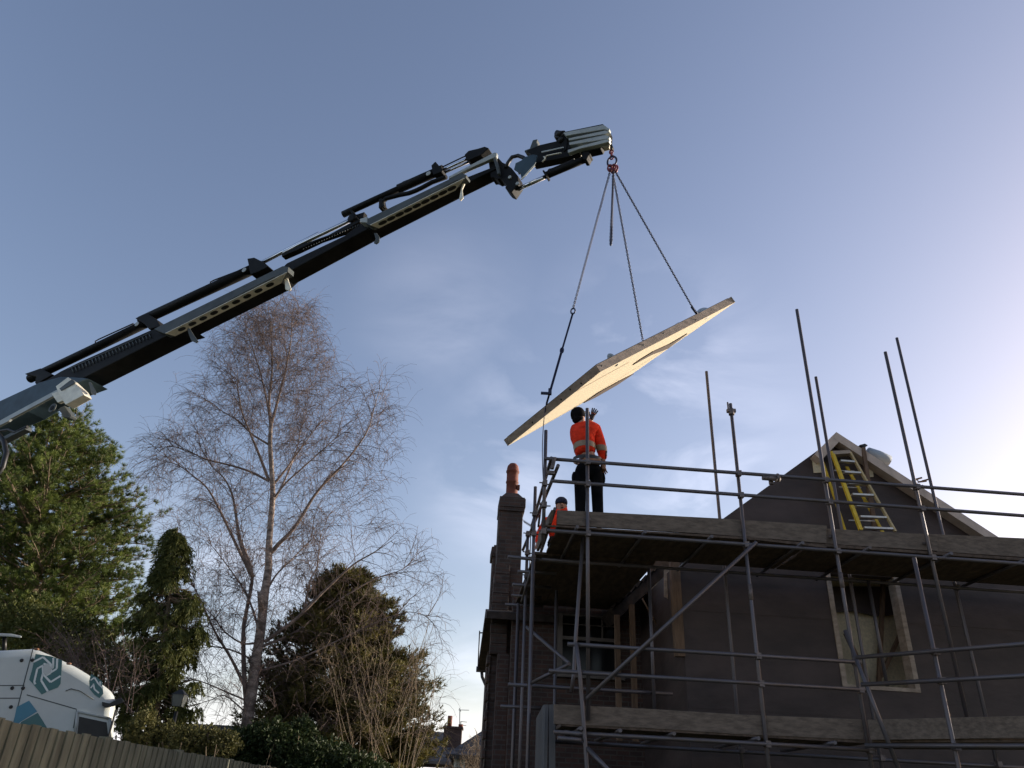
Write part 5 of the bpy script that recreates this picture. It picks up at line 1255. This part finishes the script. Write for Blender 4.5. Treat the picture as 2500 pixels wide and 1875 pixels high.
for il, (P, r0, r1) in enumerate(limbs):
    tw_limb.add(P, r0 * .72, r1 * .8)
    L_ = np.linalg.norm(np.diff(P, axis=0), axis=1).sum()
    ns = int(L_ * (2.6 if il in (14, 16, 17) else 5.2))
    for k in range(ns):
        f = rng.uniform(.18, 1.0) ** .8; i = min(len(P) - 2, int(f * (len(P) - 1))); p = along(P[i], P[i + 1], rng.random()); t = P[i + 1] - P[i]; t /= np.linalg.norm(t)
        d = t * .75 + rnd() * .75 + np.array([0, 0, .25]); d /= np.linalg.norm(d)
        ln = rng.uniform(.7, 1.9) * (1.15 - .45 * f)
        Q = wander(p, d, ln, 6, .12, .12); tw2.add(Q, .011, .004)
        for j in range(int(ln * 7.5)):
            g_ = rng.uniform(.15, 1); ii = min(5, int(g_ * 6)); pp = along(Q[ii], Q[ii + 1], rng.random()); d2 = (Q[ii + 1] - Q[ii]); d2 /= np.linalg.norm(d2)
            d2 = d2 * .6 + rnd() * .8; d2 /= np.linalg.norm(d2); l2_ = rng.uniform(.35, 1.1)
            X = wander(pp, d2, l2_, 4, .48, .09); tw3.add(X, .0048, .0028)
            if rng.random() < .75:
                d3 = d2 * .5 + rnd() * .8; d3 /= np.linalg.norm(d3); tw3.add(wander(X[2], d3, rng.uniform(.2, .6), 3, .5, .10), .0042, .0026)
# fine drooping twigs through the whole crown, densest at the top
env = [(650, 575, 650), (700, 515, 690), (760, 455, 705), (830, 425, 720), (835, 425, 835), (900, 400, 848), (980, 338, 858), (1050, 340, 850), (1120, 335, 825), (1200, 380, 895), (1280, 395, 910), (1380, 410, 930), (1480, 420, 955), (1570, 425, 930)]
ev_y = [e[0] for e in env]
for k in range(1650):
    if k < 330: yd = 660 + 300 * rng.random() ** 1.4
    else: yd = 680 + 890 * rng.random()
    xl_, xr_ = np.interp(yd, ev_y, [e[1] for e in env]), np.interp(yd, ev_y, [e[2] for e in env])
    xm = 585 if yd < 1100 else 570
    xd = rng.uniform(xl_, xr_) if k >= 330 else float(np.clip(rng.normal(605, 48), xl_, xr_))
    if yd > 1150 and xd > 690 and rng.random() < .65: continue
    if yd > 1250 and xd < 470 and rng.random() < .4: continue
    c0 = PY(xd * 1.1302, yd * 1.1302, BY + rng.normal(0, 1.0))
    tr0 = np.array([np.interp(c0[2], tp_[:, 2], tp_[:, 0]), BY, c0[2]])
    out_ = c0 - tr0; out_[2] = 0; out_ = out_ / (np.linalg.norm(out_) + .3)
    d = out_ * .7 + rnd() * .55 + np.array([0, 0, .8]); d /= np.linalg.norm(d)
    Q = wander(c0 - d * .35, d, rng.uniform(.5, 1.2), 5, .22, .14); tw2.add(Q, .0065, .003)
    for j in range(7 if k >= 330 else 6):
        i_ = rng.integers(1, 6); X = wander(Q[i_], rnd() * .8 + d * .5, rng.uniform(.3, .9), 4, .50, .09); tw3.add(X, .0046, .0026)
tw_limb.build('limbs', 'limb', bi); tw2.build('branches', 'twig', bi); tw3.build('twigs', 'twig', bi)
st2 = MB(); st2.tube([PY(*ZH(455, 540), BY - .2), PY(*ZH(452, 470), BY - .2), PY(*ZH(450, 415), BY - .25)], [.08, .09, .09], 10); st2.build('sawn_stub', 'birch_bark', bi)

def leafcloud(V, Fc, c, d, ln, wd, n, spread, k0, droop=0.0):
    """n blades fanning from c along d: quads"""
    dirs = d[None, :] + rng.normal(size=(n, 3)) * spread; dirs[:, 2] -= droop
    dirs /= np.linalg.norm(dirs, axis=1)[:, None]
    s_ = np.cross(dirs, rng.normal(size=(n, 3))); s_ /= np.linalg.norm(s_, axis=1)[:, None]
    l_ = ln * rng.uniform(.6, 1.15, size=(n, 1)); w_ = wd * rng.uniform(.7, 1.2, size=(n, 1))
    a = c[None, :] + s_ * w_ * .5; b_ = c[None, :] - s_ * w_ * .5; e = c[None, :] + dirs * l_
    V.append(np.stack([a, b_, e - s_ * w_ * .35, e + s_ * w_ * .35], 1).reshape(-1, 3))
    Fc.append(np.arange(n * 4).reshape(n, 4) + k0); return k0 + n * 4

# ---- pine
PNY = 27.0
pi_ = thing('pine_tree', 'broad green pine tree behind the crane arm', 'tree', PY(85, 1500, PNY) * np.array([1, 1, 0]))
top = PY(165, 1045, PNY); x0 = PY(100, 1500, PNY)[0]
tr = smooth_path([np.array([x0 - .2, PNY, 0]), np.array([x0, PNY, 4]), PY(95, 1300, PNY), PY(117, 1130, PNY), top], 5)
m2 = MB(); m2.tube(tr, list(np.linspace(.36, .05, len(tr))), 10); m2.build('trunk', 'bark', pi_)
edge = [(1020, 175), (1060, 212), (1110, 258), (1150, 285), (1200, 318), (1240, 345), (1280, 372), (1310, 395), (1345, 398), (1380, 350), (1430, 335), (1500, 330), (1600, 300), (1700, 280)]
ey = [e[0] for e in edge]; exx = [e[1] + 22 for e in edge]
V, Fc, k0 = [], [], 0; br = Twigs(5)
yy = 1035.0
while yy < 1640:
    trunk_pt = PY(*(np.interp(yy, [1040, 1130, 1300, 1700], [163, 117, 97, 80]), yy), PNY)
    reach = (PY(np.interp(yy, ey, exx), yy, PNY) - trunk_pt)[0]
    nb = 9 if yy > 1090 else 5
    a0 = rng.uniform(0, 6.28)
    for k in range(nb):
        az = a0 + 2 * math.pi * k / nb + rng.normal(0, .25); L_ = max(.5, reach * rng.uniform(.72, 1.0) * (1.0 if math.cos(az) > -.2 else .9))
        d = np.array([math.cos(az), math.sin(az), rng.uniform(-.05, .22)]); d /= np.linalg.norm(d)
        Q = wander(trunk_pt, d, L_, 8, -.05, .06); br.add(Q, .045 * min(1, L_ / 3), .012)
        nsub = int(5 + L_ * 4.2)
        for j in range(nsub):
            f = rng.uniform(.22, 1.0); i = min(7, int(f * 8)); p = along(Q[i], Q[i + 1], rng.random()); t = Q[min(8, i + 1)] - Q[i]; t /= np.linalg.norm(t)
            side = np.cross(t, up) * rng.choice([-1, 1]); dd_ = t * .6 + side * rng.uniform(.3, 1) + up * rng.uniform(.0, .55); dd_ /= np.linalg.norm(dd_)
            l2_ = rng.uniform(.25, .8) * (1.1 - .3 * f); X = wander(p, dd_, l2_, 3, -.25, .1); br.add(X, .010, .005)
            for c0 in (X[3], along(X[2], X[3], .45), X[1]):
                k0 = leafcloud(V, Fc, c0 + rng.normal(size=3) * .04, (X[3] - X[2]) / np.linalg.norm(X[3] - X[2]), .165, .0115, 36, .60, k0)
    yy += 20
br.build('branches', 'bark', pi_); fast_mesh('crown', np.concatenate(V), np.concatenate(Fc), 'needles', pi_)

# ---- drooping cypress
def spray_tree(nm, label, x, Y, outline, mt, cat, nbranch, nspray, ln, wd, nbl, rise, droop, spread, depth=.8, origin_y=1860, topbias=.85):
    """outline: list of (y, xleft, xright) in photo pixels; branches leave the stem and carry hanging or rising sprays"""
    t = thing(nm, label, cat, PY(x, origin_y, Y) * np.array([1, 1, 0]))
    ys = [o[0] for o in outline]; V, Fc, k0 = [], [], 0; tw = Twigs(4)
    z_top = PY(x, ys[0] + 4, Y); base_ = np.array([PY((outline[-1][1] + outline[-1][2]) / 2, ys[-1], Y)[0], Y, 0.0])
    m2 = MB(); m2.tube([base_, along(base_, z_top, .5), z_top], [.16, .09, .015], 8); m2.build('trunk', 'bark', t)
    for k in range(nbranch):
        f = (k + rng.random()) / nbranch; y = ys[0] + (ys[-1] - ys[0]) * f ** topbias
        xl, xr = np.interp(y, ys, [o[1] for o in outline]), np.interp(y, ys, [o[2] for o in outline])
        pl, pr = PY(xl, y, Y), PY(xr, y, Y); c0 = along(base_, z_top, float(np.clip((pl[2] - base_[2]) / (z_top[2] - base_[2]), 0, 1)))
        az = rng.uniform(0, 2 * math.pi); ca = math.cos(az)
        side = (pr[0] - c0[0]) if ca > 0 else (c0[0] - pl[0])
        r_ = max(.06, side) * rng.uniform(.52, 1.14); ey_ = max(.06, np.linalg.norm(pr - pl) / 2) * depth
        tip = c0 + np.array([ca * r_, math.sin(az) * ey_ * rng.uniform(.7, 1.05), 0])
        st_ = c0 - np.array([0, 0, rise * r_])
        mid_ = along(st_, tip, .55) + np.array([0, 0, .12 * r_ * (1 if rise >= 0 else -1)])
        P = smooth_path([st_, mid_, tip], 5); tw.add(P, .03, .008)
        for j in range(nspray):
            g = rng.uniform(.25, 1.0) ** .7; i = min(len(P) - 2, int(g * (len(P) - 1))); p = along(P[i], P[i + 1], rng.random()) + rng.normal(size=3) * .03
            td = P[i + 1] - P[i]; td /= np.linalg.norm(td); lat = np.cross(td, up) * rng.normal(0, .7)
            d = td * .5 + lat + np.array([0, 0, -droop]) + rnd() * .25; d /= np.linalg.norm(d)
            X = wander(p, d, ln * rng.uniform(.6, 1.5), 3, droop * .5, .12)
            for q in (1, 2, 3):
                dv = X[q] - X[q - 1]; dv /= np.linalg.norm(dv); k0 = leafcloud(V, Fc, X[q], dv, ln * .5, wd, nbl, spread, k0, droop * .4)
    tw.build('branches', 'bark', t); fast_mesh('crown', np.concatenate(V), np.concatenate(Fc), mt, t); return t
spray_tree('cypress_tree', 'narrow dark drooping cypress between the pine and the birch', 434, 21.0,
    [(1285, 430, 440), (1310, 420, 452), (1350, 402, 466), (1400, 380, 478), (1450, 352, 494), (1520, 325, 498), (1600, 300, 492), (1700, 285, 500), (1780, 270, 505), (1900, 262, 512)], 'cypress', 'tree', 165, 23, .30, .020, 8, -.1, .75, .45, .9, topbias=.9)
spray_tree('golden_conifer', 'bushy olive brown conifer right of the birch trunk', 845, 24.5,
    [(1400, 815, 870), (1425, 785, 912), (1450, 760, 945), (1500, 715, 975), (1560, 672, 1005), (1620, 640, 1030), (1720, 610, 1055), (1800, 595, 1060), (1900, 590, 1065)], 'golden', 'tree', 520, 22, .28, .024, 8, .55, -.25, .5, .75)
# the conifer's side leaders give it its stepped outline
# ---- broad hedge, ivy bank and bare shrubs
def leaf_mass(nm, label, cat, blobs, mt, n, size, Y, twigs=0, twmat='pale_twig'):
    """blobs: (x, y, rx, ry) photo pixels; leaves scattered in the shells of several lumps"""
    c_all = PY(blobs[0][0], blobs[0][1], Y); t = thing(nm, label, cat, np.array([c_all[0], Y, 0])); V, Fc, k0 = [], [], 0; tw = Twigs(4)
    area = sum(b_[2] * b_[3] for b_ in blobs)
    for (x, y, rx, ry) in blobs:
        c0 = PY(x, y, Y + rng.uniform(-.3, .3)); sx = np.linalg.norm(PY(x + rx, y, Y) - PY(x, y, Y)); sz = np.linalg.norm(PY(x, y + ry, Y) - PY(x, y, Y))
        for k in range(int(n * rx * ry / area)):
            d = rnd(); q = rng.uniform(.45, 1.05) * (1 + .12 * math.sin(d[0] * 9 + d[2] * 7)); p = c0 + d * np.array([sx, min(sx, 1.2), sz]) * q
            k0 = leafcloud(V, Fc, p, d + rnd() * .6, size, size * .55, 3, .7, k0)
        for k in range(4): tw.add(wander(np.array([c0[0], c0[1], 0]), np.array([rng.normal(0, .2), rng.normal(0, .2), 1]), max(.5, c0[2]), 5, 0, .05), .03, .01)
    tw.build('stems', 'bark', t); fast_mesh('leaves', np.concatenate(V), np.concatenate(Fc), mt, t); return t
leaf_mass('hedge_bush', 'dark evergreen bush massed at foot of the birch', 'bush', [(700, 1850, 150, 75), (600, 1835, 75, 60), (790, 1870, 120, 65), (660, 1800, 70, 45), (735, 1790, 40, 40), (560, 1860, 70, 45), (880, 1885, 90, 45)], 'laurel', 11000, .075, 20.0)
leaf_mass('ivy_bush', 'yellow green ivy bush above the fence near the birch', 'bush', [(505, 1800, 40, 30), (550, 1815, 40, 35), (460, 1810, 45, 40), (400, 1810, 45, 50), (350, 1790, 40, 60)], 'ivy', 3000, .06, 18.5)
def bare_shrub(nm, label, stems, Y, n, h0, mt='pale_twig', cat='shrub', r=.010, droop=.12):
    t = thing(nm, label, cat, np.array([PY(stems[0][0], stems[0][1], Y)[0], Y, 0])); a, b_ = Twigs(5), Twigs(3)
    for k in range(n):
        x, y, tx, ty = stems[rng.integers(len(stems))]; p = PY(x + rng.normal(0, 12), y, Y + rng.normal(0, .5)); q = PY(tx + rng.normal(0, 22), ty + rng.normal(0, 25), Y + rng.normal(0, .7))
        mid_ = along(p, q, .5) + rnd() * .25; P = smooth_path([p, mid_, q], 4); a.add(P, r, r * .4)
        for j in range(9):
            i = rng.integers(2, len(P) - 1); d = (P[i + 1] - P[i]); d = d / np.linalg.norm(d) * .6 + rnd() * .8; X = wander(P[i], d / np.linalg.norm(d), rng.uniform(.3, h0), 4, droop, .16); b_.add(X, r * .45, r * .22)
            for jj in range(2): b_.add(wander(X[rng.integers(1, 4)], rnd() + d * .5, rng.uniform(.15, h0 * .5), 3, droop, .18), r * .35, r * .2)
    a.build('stems', mt, t); b_.build('twigs', mt, t); return t
bare_shrub('bare_shrub', 'tangle of pale leafless stems in front of the olive brown conifer', [(880, 1900, 830, 1600), (930, 1900, 930, 1560), (980, 1900, 1000, 1560), (1000, 1880, 1060, 1640), (860, 1850, 790, 1580), (950, 1850, 870, 1500), (970, 1800, 1040, 1500)], 21.5, 26, 1.3, r=.009, droop=.25)
bare_shrub('bare_shrub', 'leafless bush arching over the front of the lorry cab', [(230, 1720, 170, 1560), (260, 1720, 240, 1570), (290, 1720, 300, 1590), (320, 1740, 330, 1620), (200, 1700, 130, 1540)], 20.0, 34, .9, mt='twig')
bare_shrub('bare_shrub', 'small straw coloured twiggy bush before the far shuttered window', [(1150, 1900, 1158, 1815), (1170, 1900, 1178, 1800), (1140, 1900, 1140, 1850)], 26.0, 22, .5)
leaf_mass('hedge_bush', 'olive hedge bush low on the left behind the lorry', 'bush', [(150, 1560, 130, 70), (60, 1520, 90, 60), (250, 1640, 80, 60)], 'cypress', 5000, .09, 23.0)
leaf_mass('ivy_bush', 'olive shrub with speckled leaves in front of the far slate roof', 'bush', [(990, 1850, 55, 50), (940, 1870, 60, 50), (1010, 1800, 30, 40)], 'ivy', 2400, .07, 25.5)
GR = {'house': 'far houses beyond the garden', 'television_aerial': 'aerials by the far chimney', 'bare_shrub': 'leafless shrubs behind the fence', 'ivy_bush': 'leafy shrubs behind the fence', 'hedge_bush': 'leafy shrubs behind the fence', 'person': 'workers on the scaffold'}
for o in list(S.objects):
    k_ = o.name.split('.')[0]
    if k_ in GR and o.get('label'): o['group'] = GR[k_]
    if o.type == 'MESH': o.data.validate()
